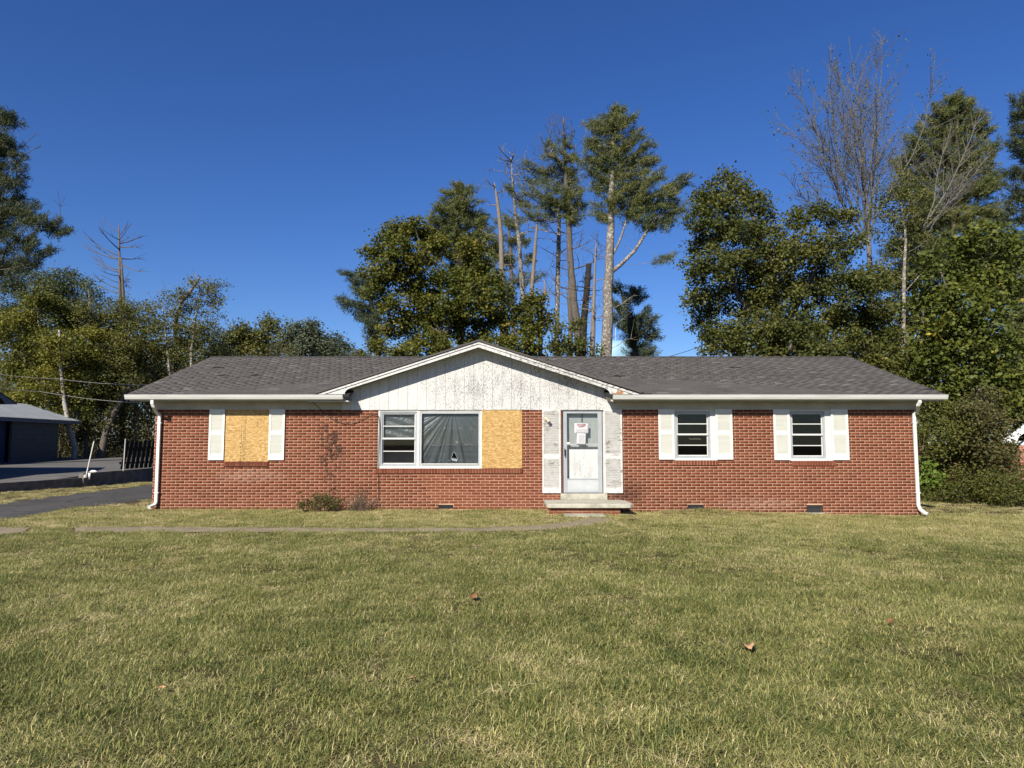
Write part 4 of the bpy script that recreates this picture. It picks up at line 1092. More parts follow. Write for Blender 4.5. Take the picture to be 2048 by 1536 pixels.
def dead_conifer():
    Y = 54; s = Y / F
    root = thing('dead_conifer', 'bare dead conifer snag standing above the wood at the left', 'dead tree', P(240, 900, Y)[:2] + (0,))
    b = MB(); b.tube([P(243, 890, Y), P(241, 640, Y), P(240, 560, Y), P(238, 450, Y)], [.15, .13, .10, .04], 8)
    b.tube([P(246, 890, Y - .5), P(248, 620, Y - .4), P(245, 560, Y - .2), P(242, 515, Y)], [.15, .12, .10, .06], 8)
    b.build('trunk', M['grey_bark'], root, True)
    rng = random.Random(5)
    def br(a, q, w=.035, tw=3, parent=root):
        b = MB(); p0, p1 = Vector(P(a[0], a[1], Y)), Vector(P(q[0], q[1], Y + rng.uniform(-2, 2)))
        mid = (p0 + p1) / 2 + Vector((0, 0, -.10 * (p1 - p0).length)); pts = [p0, p0 * .25 + mid * .5 + p1 * .25, p1]
        pts = [p0 * (1 - t) ** 2 + mid * 2 * t * (1 - t) + p1 * t * t for t in (0, .25, .5, .75, 1)]
        b.tube(pts, [w, w * .8, w * .6, w * .45, w * .25], 5)
        for i in range(tw):
            k = rng.choice((2, 3)); e = pts[k] + (pts[4] - pts[k]) * rng.uniform(.6, 1.2) + Vector((rng.gauss(0, .2), rng.gauss(0, .3), rng.gauss(0.1, .22))); b.tube([pts[k], e], [w * .35, w * .12], 4)
        b.build('branch', M['grey_bark'], parent)
    for a, q in (((239, 466), (205, 437)), ((239, 470), (256, 448)), ((240, 478), (262, 446)), ((240, 480), (210, 462)), ((240, 483), (260, 473)), ((240, 487), (287, 471)), ((240, 494), (282, 491)), ((240, 500), (197, 455)),
                 ((240, 512), (175, 474)), ((240, 518), (167, 491)), ((241, 520), (190, 488)), ((242, 517), (287, 515)), ((242, 540), (183, 512)), ((242, 545), (188, 524)), ((243, 528), (290, 543)), ((240, 552), (200, 540)), ((240, 566), (202, 549)), ((240, 578), (185, 550)), ((241, 585), (200, 570)), ((246, 580), (262, 588))):
        br(a, q, .05 if abs(q[0] - a[0]) > 40 else .038, 4 if abs(q[0] - a[0]) > 40 else 2)
    b = MB(); 
    for i in range(40):
        c = Vector(P(rng.gauss(252, 5), rng.gauss(563, 7), Y)); b.tube([c, c + Vector((rng.gauss(0, .15), rng.gauss(0, .15), rng.gauss(-.1, .15)))], [.02, .008], 4)
    b.build('vine_tangle', M['dead_stem'], root)
dead_conifer()
tree('broadleaf_tree', 'small dark leaved tree left of the bare conifer snag', 'tree', 57, [[(182, 800, 10), (180, 610, 6), (178, 580, 4)]], [(178, 570, 16), (195, 590, 18), (172, 610, 22), (200, 625, 20)], 'leaf_greygreen', 'pale_dead_wood', dens=3, m=32, leaf=(.15, .09), sig=.3, seed=8)
tree('broadleaf_tree', 'olive tree filling the gap below the bare conifer snag', 'tree', 50, [[(275, 890, 11), (270, 760, 8), (262, 690, 4)]],
     [(270, 615, 26), (240, 640, 34), (290, 650, 34), (250, 700, 40), (300, 700, 36), (270, 750, 45), (310, 760, 36), (235, 770, 30)], 'leaf_olive', 'pale_dead_wood', dens=6, m=50, leaf=(.12, .08), sig=.28, seed=9, back=1.0)
tree('broadleaf_tree', 'sparse leaved tree with open twiggy top behind the left roof end', 'tree', 50, [[(385, 800, 8), (383, 700, 6), (390, 640, 4), (400, 590, 2)], [(345, 800, 6), (335, 700, 4), (326, 620, 2)]],
     [(400, 575, 26, 0, .7), (430, 570, 18, 0, .8), (370, 600, 30, 0, .7), (420, 610, 28, 0, .6), (440, 605, 12, 0, .8), (345, 610, 26, 0, .5), (380, 650, 36, 0, .7), (425, 655, 26, 0, .7), (330, 650, 32, 0, .6), (350, 700, 40), (400, 700, 40), (430, 700, 30), (310, 610, 22, 0, .5)], 'leaf_olive', 'lichen_bark', dens=6, m=38, leaf=(.12, .075), sig=.26, seed=10, back=0.8, twig=.9, bare=[(330, 575, 26, 16), (390, 560, 25, 16), (300, 590, 20, 10)])
b = MB(); b.tube([P(362, 605, 49.5), P(378, 585, 49.5), P(390, 570, 49.5), P(401, 552, 49.5)], [.11, .10, .09, .05], 8); b.tube([P(362, 605, 49.5), P(352, 640, 51.5), P(348, 900, 52)], [.11, .12, .13], 8)
sn = b.build('broken_snag', M['pale_dead_wood'], None, True); props(sn, 'pale broken bare trunk leaning out of the sparse tree top', 'dead trunk')
for i, (xs, ys, r, lab) in enumerate((((480, 500), (668, 690), 26, 'distant olive tree just right of the sparse twiggy tree'), ((535, 560, 520), (650, 690, 680), 27, 'distant pale twiggy tree over the middle of the left roof'),
        ((590, 615, 600), (665, 668, 695), 24, 'distant brownish tree beyond the left roof ridge'), ((625, 640, 650), (660, 680, 700), 20, 'distant grey blue tree with lobed top over the roof ridge'), ((672, 685, 690), (682, 690, 705), 14, 'low distant blue green tree left of the small conifer'), ((455, 450), (690, 710), 28, 'distant green tree tucked behind the sparse tree'))):
    tree('distant_tree', lab, 'tree', 88, [[(xs[0], 800, 7), (xs[0], ys[0] - 5, 3)]], [(a + dx, c + dy_, r * k_) for a, c in zip(xs, ys) for dx, dy_, k_ in ((-r * .5, 8, .6), (r * .5, 6, .6), (0, -r * .4, .6), (0, 20, .8))],
         'leaf_far' if i > 1 else 'leaf_olive', 'grey_bark', dens=2.0 if i in (1,) else 3.4, m=28, leaf=(.26, .17), sig=.45, seed=30 + i, group='trees far behind the left roof', bare=[(xs[0], ys[0] - 22, 20, 14)] if i in (0, 1) else ())
tree('round_bush', 'round clipped looking green treetop just above the roof ridge', 'tree', 80, [[(722, 800, 5), (722, 710, 3)]], [(715, 708, 11), (728, 708, 12), (738, 712, 8), (722, 716, 12)], 'leaf_olive', 'grey_bark', dens=4, m=26, leaf=(.2, .12), sig=.3, seed=41)

# ---- middle trees
tree('maple_tree', 'broad green maple with yellowing leaves behind the white gable', 'tree', 42, [[(885, 760, 20), (880, 700, 17), (872, 640, 12), (850, 560, 5)], [(880, 700, 14, 0, 1), (835, 610, 9), (800, 530, 5)], [(880, 690, 14, 0, 1), (920, 600, 8), (950, 520, 4)]],
     [(800, 462, 26), (775, 475, 24), (750, 500, 24), (735, 545, 14), (830, 455, 22), (860, 470, 26), (880, 490, 22), (800, 500, 34), (845, 520, 32), (770, 545, 32), (745, 580, 22), (815, 560, 34), (800, 610, 32), (850, 590, 34), (880, 560, 26), (790, 655, 28), (840, 650, 36), (880, 630, 38), (925, 560, 34), (950, 505, 24), (935, 490, 18), (960, 540, 28), (905, 600, 36), (985, 570, 30), (1010, 585, 18), (950, 600, 40), (1000, 630, 36), (940, 660, 42), (1055, 620, 26), (1075, 600, 16), (1090, 640, 18), (1060, 660, 28), (760, 690, 20), (870, 690, 36), (1000, 690, 34), (1060, 700, 26), (810, 700, 30)],
     'leaf_maple', 'grey_bark', dens=8.0, m=42, leaf=(.135, .11), sig=.22, seed=12, back=-.4, depth=.7)
tree('pine_tree', 'small bluish conifer with upswept limbs left of the maple', 'tree', 47, [[(757, 760, 14), (750, 660, 10), (740, 590, 7), (732, 545, 3)]],
     [(684, 547, 8), (700, 556, 13), (718, 566, 14), (735, 560, 14), (690, 605, 12), (680, 600, 7), (710, 612, 16), (725, 590, 16), (740, 620, 22), (725, 630, 14), (745, 650, 22), (752, 680, 18)], 'needle_blue', 'grey_bark', 'pine', dens=9, m=60, leaf=(.22, .03), sig=.5, seed=13)
tree('pine_tree', 'full green pine standing behind the maple crown', 'tree', 54, [[(925, 800, 18), (920, 600, 14), (915, 450, 9), (912, 362, 3)]],
     [(912, 372, 14), (898, 392, 16), (928, 385, 14), (940, 380, 9), (885, 420, 22), (915, 415, 24), (945, 415, 20), (875, 450, 24), (910, 455, 30), (950, 450, 24), (968, 435, 12), (865, 485, 24), (900, 490, 32), (945, 490, 28), (975, 470, 16), (985, 500, 18), (920, 525, 30), (960, 530, 22)], 'needle', 'grey_bark', 'pine', dens=7, m=70, leaf=(.26, .032), sig=.55, seed=14)
def bare_trunk(lab, Y, path_, stubs, mat, seed, name='dead_tree', reach=30, group=None):
    s = Y / F; rng = random.Random(seed)
    root = thing(name, lab, 'dead tree', P(path_[0][0], 900, Y)[:2] + (0,), group)
    pts = [P(a, c, Y) for a, c, w in path_]; pts = [(pts[0][0], pts[0][1], -.1)] + pts
    rr = [path_[0][2] * s / 2 * 1.1] + [w * s / 2 for a, c, w in path_]
    b = MB(); b.tube(pts, rr, 9); b.build('trunk', M[mat], root, True)
    n = 0
    for i in range(stubs):
        k = rng.uniform(1.2, len(pts) - 1.05); j = int(k); p = Vector(pts[j]).lerp(Vector(pts[min(j + 1, len(pts) - 1)]), k - j)
        if p.z < 3.5: continue
        L = rng.uniform(.35, 1) * reach * s; az = rng.uniform(0, 6.283); dirv = Vector((math.cos(az), math.sin(az) * .8, rng.uniform(-.15, .35)))
        w = rng.uniform(.02, .05); q1 = p + dirv * L * .5 + Vector((0, 0, rng.uniform(-.05, .1) * L)); q2 = p + dirv * L + Vector((0, 0, rng.uniform(-.1, .25) * L))
        b = MB(); b.tube([p, q1, q2], [w, w * .65, w * .25], 5)
        for t in range(rng.randint(1, 4)):
            e = q1.lerp(q2, rng.random()); b.tube([e, e + Vector((rng.gauss(0, .35), rng.gauss(0, .35), rng.gauss(.15, .3)))], [w * .4, w * .12], 4)
        b.build('branch', M[mat], root)
    return root
bare_trunk('pale barkless trunk snapped off behind the maple crown', 45, [(1006, 760, 10), (1004, 560, 11), (1002, 470, 9), (996, 410, 7), (991, 378, 4), (989, 364, 1)], 14, 'pale_dead_wood', 21, reach=55)
bare_trunk('tall thin dead tree with curving crown twigs beside the pale barkless trunk', 46, [(1055, 760, 9), (1046, 600, 9), (1038, 480, 8), (1030, 420, 6), (1024, 350, 4), (1022, 315, 2)], 34, 'lichen_bark', 22, reach=70)
bare_trunk('short pale leaning trunk broken at head of the maple, beside the pine trunks', 44, [(1060, 760, 9), (1063, 590, 9), (1070, 500, 7), (1074, 450, 4), (1076, 436, 1)], 14, 'pale_dead_wood', 23, reach=40)
bare_trunk('slim grey trunk left of the twin dark pine trunks', 47, [(1112, 760, 10), (1115, 600, 9), (1117, 500, 9), (1119, 430, 7)], 22, 'lichen_bark', 24, reach=60)
bare_trunk('short broken limb stub of pale wood in the maple edge', 43, [(1079, 760, 9), (1083, 610, 9), (1091, 585, 6), (1088, 557, 1)], 2, 'pale_dead_wood', 25, reach=25)
bare_trunk('thin pale barkless pole between the black snag and the tall white pine', 41, [(1182, 760, 12), (1186, 660, 10), (1188, 590, 6), (1191, 505, 3), (1192, 486, 1)], 14, 'pale_dead_wood', 26, reach=42)
bare_trunk('black charred looking snag snapped off beside the white pine trunk', 43, [(1162, 760, 17), (1168, 640, 14), (1173, 590, 13), (1178, 528, 11)], 34, 'dark_snag_wood', 27, reach=30)
tree('pine_tree', 'thin topped pine with dark leaning twin trunks, bare twigs at its tip', 'tree', 44, [[(1163, 760, 20), (1158, 680, 18), (1147, 600, 15), (1140, 500, 12), (1136, 430, 11), (1130, 330, 7), (1127, 235, 2)], [(1142, 760, 10), (1140, 600, 9), (1139, 480, 9), (1137, 420, 6)]],
     [(1100, 292, 14), (1128, 285, 16), (1112, 320, 22), (1140, 315, 16), (1055, 335, 12), (1065, 355, 18), (1100, 350, 24), (1135, 355, 24), (1045, 390, 18), (1080, 385, 24), (1115, 390, 28), (1150, 385, 22), (1060, 420, 18), (1100, 420, 22), (1135, 420, 26), (1160, 410, 16), (1085, 440, 12), (1150, 440, 14), (1020, 440, 14), (1008, 375, 12)], 'needle', 'grey_bark', 'pine', dens=6.0, m=60, leaf=(.24, .026), sig=.55, seed=15, bare=[(1115, 255, 34, 110), (1085, 290, 28, 60), (1060, 325, 25, 40), (1035, 340, 25, 40), (1150, 300, 20, 24), (1180, 500, 50, 60), (1110, 560, 45, 60), (1175, 480, 30, 30), (1120, 500, 40, 40), (1150, 640, 40, 40)], tip=.007)
tree('pine_tree', 'thin sparse pine seen between the dead trunks behind the maple', 'tree', 53, [[(1030, 760, 9), (1025, 600, 8), (1020, 480, 6), (1015, 430, 3)]],
     [(1005, 440, 14), (1030, 450, 16), (985, 470, 14), (1018, 480, 18), (1048, 480, 16), (985, 520, 18), (1020, 520, 20), (1060, 520, 16), (1000, 560, 20), (1040, 560, 20), (1075, 550, 14), (970, 560, 16), (1020, 600, 20), (1060, 600, 18)], 'needle', 'grey_bark', 'pine', dens=4.6, m=56, leaf=(.26, .03), sig=.6, seed=61, tip=.007)
tree('white_pine', 'tallest pine in the middle with a lichen spotted straight trunk and forked leaning limbs', 'tree', 41, [[(1210, 760, 24), (1213, 700, 23), (1217, 560, 19), (1222, 430, 14), (1225, 320, 9), (1228, 215, 3)], [(1218, 548, 9, 0, 1), (1240, 530, 8), (1268, 502, 7), (1295, 462, 6), (1320, 425, 5), (1352, 378, 3)], [(1220, 518, 6, 0, 1), (1236, 490, 5), (1250, 455, 4), (1252, 442, 3)]],
     [(1228, 218, 12), (1245, 222, 12), (1212, 232, 14), (1180, 245, 12), (1200, 255, 18), (1235, 250, 22), (1258, 245, 16), (1178, 285, 16), (1210, 285, 24), (1245, 285, 24), (1275, 275, 18), (1300, 290, 12), (1165, 320, 14), (1195, 320, 22), (1235, 325, 28), (1275, 320, 24), (1305, 320, 16), (1180, 345, 14), (1215, 360, 24), (1255, 365, 26), (1290, 360, 26), (1318, 350, 14), (1190, 380, 14), (1230, 400, 22), (1268, 400, 24), (1305, 395, 26), (1340, 385, 20), (1362, 370, 14), (1372, 355, 9), (1192, 420, 14), (1210, 430, 12), (1290, 430, 22), (1325, 425, 24), (1355, 410, 18), (1305, 450, 16), (1345, 445, 12), (1260, 430, 14), (1345, 515, 10), (1330, 518, 8), (1200, 440, 10)], 'needle', 'lichen_bark', 'pine', dens=8.5, m=64, leaf=(.23, .026), sig=.5, seed=16, bare=[(1265, 480, 45, 12), (1240, 590, 45, 10), (1200, 600, 35, 12), (1255, 660, 30, 8)], tip=.008, depth=.5)
tree('pine_tree', 'low bushy conifer to the right of the tall pine, in front of the blue tank', 'tree', 46, [[(1275, 760, 12), (1268, 680, 10), (1250, 610, 6), (1240, 575, 3)]],
     [(1232, 575, 14), (1258, 585, 14), (1278, 580, 12), (1245, 605, 20), (1285, 600, 12), (1240, 635, 20), (1265, 640, 20), (1292, 620, 10), (1262, 665, 24), (1295, 645, 18), (1315, 632, 8), (1290, 675, 24), (1312, 670, 10), (1280, 700, 22), (1300, 700, 14)], 'needle_blue', 'grey_bark', 'pine', dens=8, m=60, leaf=(.22, .03), sig=.5, seed=17)
tree('ivy_mound', 'dark green ivy covered mound at the foot of the pine trunks', 'bush', 40, [[(1140, 760, 8), (1140, 690, 4)]], [(1130, 700, 22), (1150, 690, 20), (1110, 690, 18), (1120, 660, 16), (1150, 650, 14), (1165, 700, 14), (1190, 700, 12)], 'leaf_dark', 'grey_bark', dens=9, m=34, leaf=(.12, .09), sig=.22, seed=18)

# ---- right hand trees
tree('broadleaf_tree', 'big dense dark green tree behind the right half of the roof', 'tree', 33, [[(1560, 760, 30), (1555, 650, 24), (1540, 520, 14), (1500, 420, 6)], [(1558, 680, 16, 0, 1), (1620, 560, 10), (1660, 470, 5)], [(1558, 690, 14, 0, 1), (1480, 600, 9), (1430, 500, 5)]],
     [(1450, 355, 20), (1475, 375, 24), (1430, 385, 26), (1405, 400, 26), (1505, 400, 28), (1455, 410, 34), (1400, 440, 30), (1530, 420, 24), (1430, 460, 40), (1480, 460, 42), (1390, 490, 22), (1530, 470, 36), (1590, 440, 26), (1640, 430, 26), (1680, 440, 28), (1400, 540, 30), (1440, 530, 46), (1500, 530, 50), (1560, 520, 46), (1620, 490, 44), (1680, 500, 44), (1390, 590, 22), (1420, 610, 40), (1480, 600, 52), (1550, 590, 54), (1620, 570, 54), (1690, 570, 50), (1740, 560, 34), (1410, 655, 26), (1440, 680, 36), (1500, 670, 52), (1570, 665, 56), (1640, 650, 56), (1710, 640, 50), (1760, 620, 36), (1530, 720, 44), (1610, 720, 50), (1690, 710, 50), (1750, 690, 44), (1420, 700, 16), (1790, 735, 40), (1740, 740, 36)],
     'leaf_dark', 'grey_bark', dens=10, m=38, leaf=(.12, .08), sig=.2, seed=50, depth=.9, droop=.35)
def fan_tree(name, label, cat, Y, base_px, trunk_px, stems, mat, seed, leafmat_=None, nleaf=0, tipr=.007, side=22, ang=(22, 42)):
    """straight branching crown: stems given by picture end points, side shoots at narrow angles"""
    rng = np.random.default_rng(seed); s = Y / F
    root = thing(name, label, cat, P(base_px[0], base_px[1], Y)[:2] + (0,))
    b = MB(); tp = [P(a, c, Y) for a, c, w in trunk_px]; b.tube([(tp[0][0], tp[0][1], -.1)] + tp, [trunk_px[0][2] * s * .55] + [w * s / 2 for a, c, w in trunk_px], 9); b.build('trunk', M[mat], root, True)
    Pa, Pb, Ra, Rb, tips = [], [], [], [], []
    def shoot(p, d, L, r, lvl):
        n = max(2, int(L / .35)); q = np.array(p, float); d = d / np.linalg.norm(d); pts = [q.copy()]
        for i in range(n):
            d = d + rng.normal(size=3) * .045 + np.array((0, 0, .02)); d /= np.linalg.norm(d); q = q + d * L / n; pts.append(q.copy())
            Pa.append(pts[-2]); Pb.append(pts[-1]); Ra.append(max(.004, r * (1 - i / n * .8))); Rb.append(max(.004, r * (1 - (i + 1) / n * .8)))
        tips.append(pts[-1])
        if lvl == 0: return
        m = int(side * (1 if lvl == 2 else .34) * min(1.4, L / (4.5 if lvl == 2 else 1.8)))
        for k in range(m):
            t_ = rng.uniform(.16 if lvl == 2 else .1, .97); j = min(n - 1, int(t_ * n)); base_ = pts[j] + (pts[j + 1] - pts[j]) * (t_ * n - j)
            dd = (pts[j + 1] - pts[j]) / np.linalg.norm(pts[j + 1] - pts[j]); v = rng.normal(size=3); v -= dd * v.dot(dd); v /= np.linalg.norm(v)
            a_ = math.radians(rng.uniform(*ang)); shoot(base_, dd * math.cos(a_) + v * math.sin(a_), L * (1 - t_ * .88) * rng.uniform(.28, .55), max(tipr, r * .38), lvl - 1)
    for (ax, ay, ex, ey, w, dy) in stems:
        p0 = np.array(P(ax, ay, Y)); p1 = np.array(P(ex, ey, Y + dy)); shoot(p0, p1 - p0, np.linalg.norm(p1 - p0), w * s / 2, 2)
    props(link_mesh('branches', frustums('branches', Pa, Pb, Ra, Rb, 4), root, [M[mat]]), kind='stuff')
    if nleaf:
        t_ = np.array(tips); k = rng.choice(len(t_), nleaf); V_, tt_ = leafy(t_[k], 3, .13, .085, (.16,) * 3, rng, droop=.4); link_mesh('crown', leaf_mesh('crown', V_, tt_), root, [M[leafmat_]])
    return root
fan_tree('birch_tree', 'nearly bare multi stemmed birch fanning up above the dense tree', 'tree', 38, (1742, 900), [(1745, 760, 13), (1742, 560, 11), (1736, 470, 9)],
    [(1736, 470, 1742, 95, 6.1, 0), (1736, 470, 1690, 110, 4.8, 2), (1736, 480, 1620, 105, 4.8, -1), (1734, 480, 1555, 110, 4.8, 1), (1736, 470, 1800, 110, 4.8, -2), (1736, 470, 1860, 170, 4.1, 2), (1734, 490, 1545, 250, 4.1, -2), (1736, 480, 1772, 92, 4.1, 3), (1736, 475, 1660, 90, 4.1, 4), (1734, 490, 1590, 180, 3.4, 3), (1736, 490, 1535, 345, 3.4, 2), (1736, 480, 1830, 250, 3.4, 4), (1730, 500, 1580, 330, 3.4, -3), (1736, 480, 1715, 140, 3.4, -4)],
    'twig_bark', 51, 'leaf_olive', 520, tipr=.0066, side=21, ang=(20, 46))
fan_tree('leaning_tree', 'leaning bare twiggy tree sweeping up to the right edge', 'tree', 36, (1815, 900), [(1815, 760, 8), (1830, 560, 7), (1850, 450, 6)],
    [(1850, 450, 2005, 240, 5, 0), (1848, 460, 1990, 320, 5, 1.5), (1840, 500, 1960, 300, 4, -1), (1850, 450, 1940, 270, 4, 2)], 'twig_bark', 52, 'leaf_olive', 60, tipr=.006, side=17, ang=(18, 40))
tree('pine_tree', 'broad pine behind the leaning bare limbs at the right', 'tree', 50, [[(1905, 800, 20), (1905, 500, 14), (1910, 300, 8), (1918, 190, 3)]],
     [(1920, 195, 14), (1905, 205, 16), (1940, 215, 18), (1885, 225, 22), (1925, 240, 26), (1960, 235, 18), (1858, 255, 24), (1895, 270, 30), (1940, 280, 30), (1975, 255, 14), (1835, 285, 24), (1870, 310, 32), (1915, 330, 34), (1960, 320, 28), (1985, 290, 14), (1805, 320, 22), (1840, 345, 30), (1880, 380, 34), (1930, 385, 36), (1970, 370, 24), (1810, 380, 26), (1850, 410, 32), (1900, 440, 36), (1950, 440, 34), (1985, 420, 22), (1830, 460, 34), (1960, 500, 34), (1890, 500, 36), (1990, 480, 22), (1850, 520, 40), (1930, 540, 40), (1990, 540, 34), (1800, 500, 30), (1780, 560, 30), (1990, 360, 22), (2005, 440, 20)], 'needle', 'grey_bark', 'pine', dens=8, m=64, leaf=(.26, .032), sig=.6, seed=53)
tree('pine_tree', 'layered dark pine cut off by the right edge', 'tree', 40, [[(2085, 800, 20), (2080, 500, 16), (2075, 190, 6)]],
     [(2040, 200, 16), (2060, 215, 20), (2035, 235, 18), (2050, 262, 22), (2025, 285, 14), (2040, 300, 18), (2020, 340, 14), (2045, 345, 22), (2030, 385, 18), (2055, 395, 20), (2020, 410, 14), (2045, 430, 18), (2070, 300, 26), (2090, 240, 30), (2090, 400, 36), (2030, 470, 16), (2060, 480, 26), (2035, 590, 26), (2020, 640, 20), (2050, 660, 30), (2015, 690, 18), (2060, 730, 30), (2025, 760, 16)], 'needle_dark', 'grey_bark', 'pine', dens=8, m=70, leaf=(.22, .028), sig=.5, seed=54)
tree('broadleaf_tree', 'thin pale trunked tree with small sparse leaves above the right roof end', 'tree', 34, [[(1806, 800, 9), (1808, 640, 8), (1806, 560, 7), (1812, 480, 5), (1800, 400, 2.5)]],
     [(1800, 350, 20, 0, .7), (1780, 385, 26, 0, .8), (1820, 380, 28, 0, .7), (1760, 420, 28), (1800, 430, 34), (1845, 430, 30, 0, .8), (1775, 470, 30), (1825, 480, 34), (1865, 470, 24, 0, .7), (1760, 530, 26), (1860, 530, 30), (1845, 380, 20, 0, .6)], 'leaf_olive', 'lichen_bark', dens=8, m=28, leaf=(.10, .065), sig=.22, seed=55, back=0.7, twig=.8, droop=.4)
tree('broadleaf_tree', 'large leaved green tree with a few yellow leaves at the right edge', 'tree', 29, [[(1960, 900, 14), (1955, 700, 10), (1965, 560, 6), (1985, 480, 3)], [(1958, 720, 8, 0, 1), (1900, 600, 5), (1880, 540, 3)]],
     [(1960, 470, 30), (2010, 480, 30), (2040, 510, 26), (1920, 500, 30), (1985, 520, 36), (1880, 540, 34), (1935, 555, 40), (1990, 570, 40), (2035, 570, 24), (1865, 600, 36), (1915, 615, 44), (1965, 625, 44), (1880, 660, 42), (1935, 680, 46), (1985, 690, 34), (1870, 720, 40), (1920, 740, 46), (1975, 750, 42), (2025, 770, 36), (1900, 790, 36), (1955, 800, 40), (2010, 820, 36), (2040, 700, 26)], 'leaf_broad', 'grey_bark', dens=8, m=28, leaf=(.155, .115), sig=.26, seed=56, depth=.9, droop=.4)
tree('broadleaf_tree', 'dark leafy tree filling the space between the pale thin trunk and the large leaved tree', 'tree', 35, [[(1850, 900, 12), (1848, 700, 9), (1845, 600, 5)]],
     [(1840, 590, 34), (1800, 620, 34), (1850, 650, 40), (1790, 680, 36), (1840, 710, 40), (1760, 650, 34), (1880, 600, 34), (1810, 560, 26), (1900, 680, 36), (1830, 760, 40), (1880, 780, 40), (1780, 740, 30)], 'leaf_dark', 'grey_bark', dens=9, m=34, leaf=(.12, .08), sig=.2, seed=62, droop=.3)
tree('pine_tree', 'soft green pine low at the right edge behind the large leaved tree', 'tree', 38, [[(2070, 900, 14), (2068, 600, 8)]],
     [(2040, 560, 26), (2015, 590, 20), (2050, 620, 30), (2010, 640, 20), (2040, 680, 32), (2005, 700, 22), (2050, 740, 30), (2015, 760, 24), (2040, 520, 16), (2060, 800, 30), (2020, 810, 22)], 'needle', 'grey_bark', 'pine', dens=8, m=64, leaf=(.22, .028), sig=.5, seed=63)
# shrubs right of the house
SH = [('bushy_shrub', 'dark tangled shrub under the large leaved tree, close to the right house corner', 25.5, [(1880, 830, 36), (1865, 790, 26), (1910, 850, 40), (1875, 880, 42), (1930, 900, 44), (1860, 850, 24)], 'leaf_dark', (.085, .055)),
      ('bushy_shrub', 'olive scrub with reddish twigs left of the neighbouring white eave', 25, [(1950, 830, 34), (1985, 850, 30), (1960, 880, 40), (1995, 900, 34), (1930, 860, 30), (2010, 930, 28), (1985, 800, 30)], 'leaf_brush', (.085, .05)),
      ('leafy_vine', 'bright yellow green vine climbing beside the right downspout', 23.5, [(1852, 940, 11), (1856, 965, 14), (1862, 990, 16), (1868, 960, 16), (1852, 1000, 10), (1880, 985, 14)], 'leaf_bright', (.11, .085)),
      ('low_shrub', 'rounded feathery green shrub, second of the row on the right lawn edge', 23, [(1905, 965, 26), (1935, 955, 28), (1920, 985, 26), (1950, 985, 24), (1890, 990, 20)], 'leaf_dark', (.075, .035)),
      ('low_shrub', 'dark green feathery shrub at the right picture edge', 22, [(1990, 965, 26), (2020, 975, 28), (1985, 990, 24), (2040, 985, 26), (2010, 1000, 22), (1970, 975, 20), (2050, 960, 26)], 'leaf_dark', (.075, .035)),
      ('bushy_shrub', 'green brush in shade behind the low feathery shrubs', 27, [(1960, 940, 34), (1900, 930, 36), (2010, 950, 32), (1990, 920, 30), (1875, 925, 30)], 'leaf_dark', (.09, .05))]
for i, (nm, lab, Y, bl, mt, lf) in enumerate(SH):
    cx = sum(q[0] for q in bl) / len(bl)
    tree(nm, lab, 'vine' if 'vine' in nm else 'shrub', Y, [[(cx, 1000, 4), (cx, 960 if 'low' in nm or 'vine' in nm else 880, 2)]], bl, mt, 'grey_bark', dens=22 if 'low' in nm or 'vine' in nm else 15, m=34, leaf=lf, sig=.16, seed=70 + i, ground=-.2, depth=.7, twig=.35, tip=.003)
# shrubs before the wall
tree('low_shrub', 'small half cut shrub with pale leaf edges against the brick wall', 'shrub', 17.25, [[(640, 1025, 4), (640, 1005, 2)]], [(640, 1002, 13), (615, 1010, 13), (660, 1006, 15), (635, 1016, 15), (665, 1018, 13), (605, 1020, 10), (680, 1022, 8), (650, 1000, 10)], 'leaf_brush', 'dead_stem', dens=150, m=12, leaf=(.042, .022), sig=.05, seed=90, twig=.5, tip=.0022, depth=.6)
root = thing('dead_bush', 'brown dead bush stems leaning on the brick wall right of the small shrub', 'shrub', P(715, 1022, 17.4))
b = MB(); rr = random.Random(4)
for i in range(70):
    a = Vector(P(rr.gauss(712, 14), 1024, 17.35 + rr.uniform(-.15, .2))); e = a + Vector((rr.gauss(.10, .14), rr.gauss(.1, .12), rr.uniform(.12, .62)))
    m_ = (a + e) / 2 + Vector((rr.gauss(0, .04), 0, .03)); b.tube([a, m_, e], [.005, .004, .0015], 4)
    for k in range(2): q = m_.lerp(e, rr.random()); b.tube([q, q + Vector((rr.gauss(0, .06), rr.gauss(0, .06), rr.gauss(.05, .05)))], [.003, .001], 3)
b.build('stems', M['dead_stem'], root)
cl = np.array([P(rr.gauss(712, 16), rr.uniform(992, 1026), 17.4 + rr.uniform(-.15, .15)) for i in range(160)]); V_, tt_ = leafy(cl, 3, .035, .02, (.03,) * 3, RNG)
link_mesh('dry_leaves', leaf_mesh('dry_leaves', V_, tt_), root, [M['litter']])

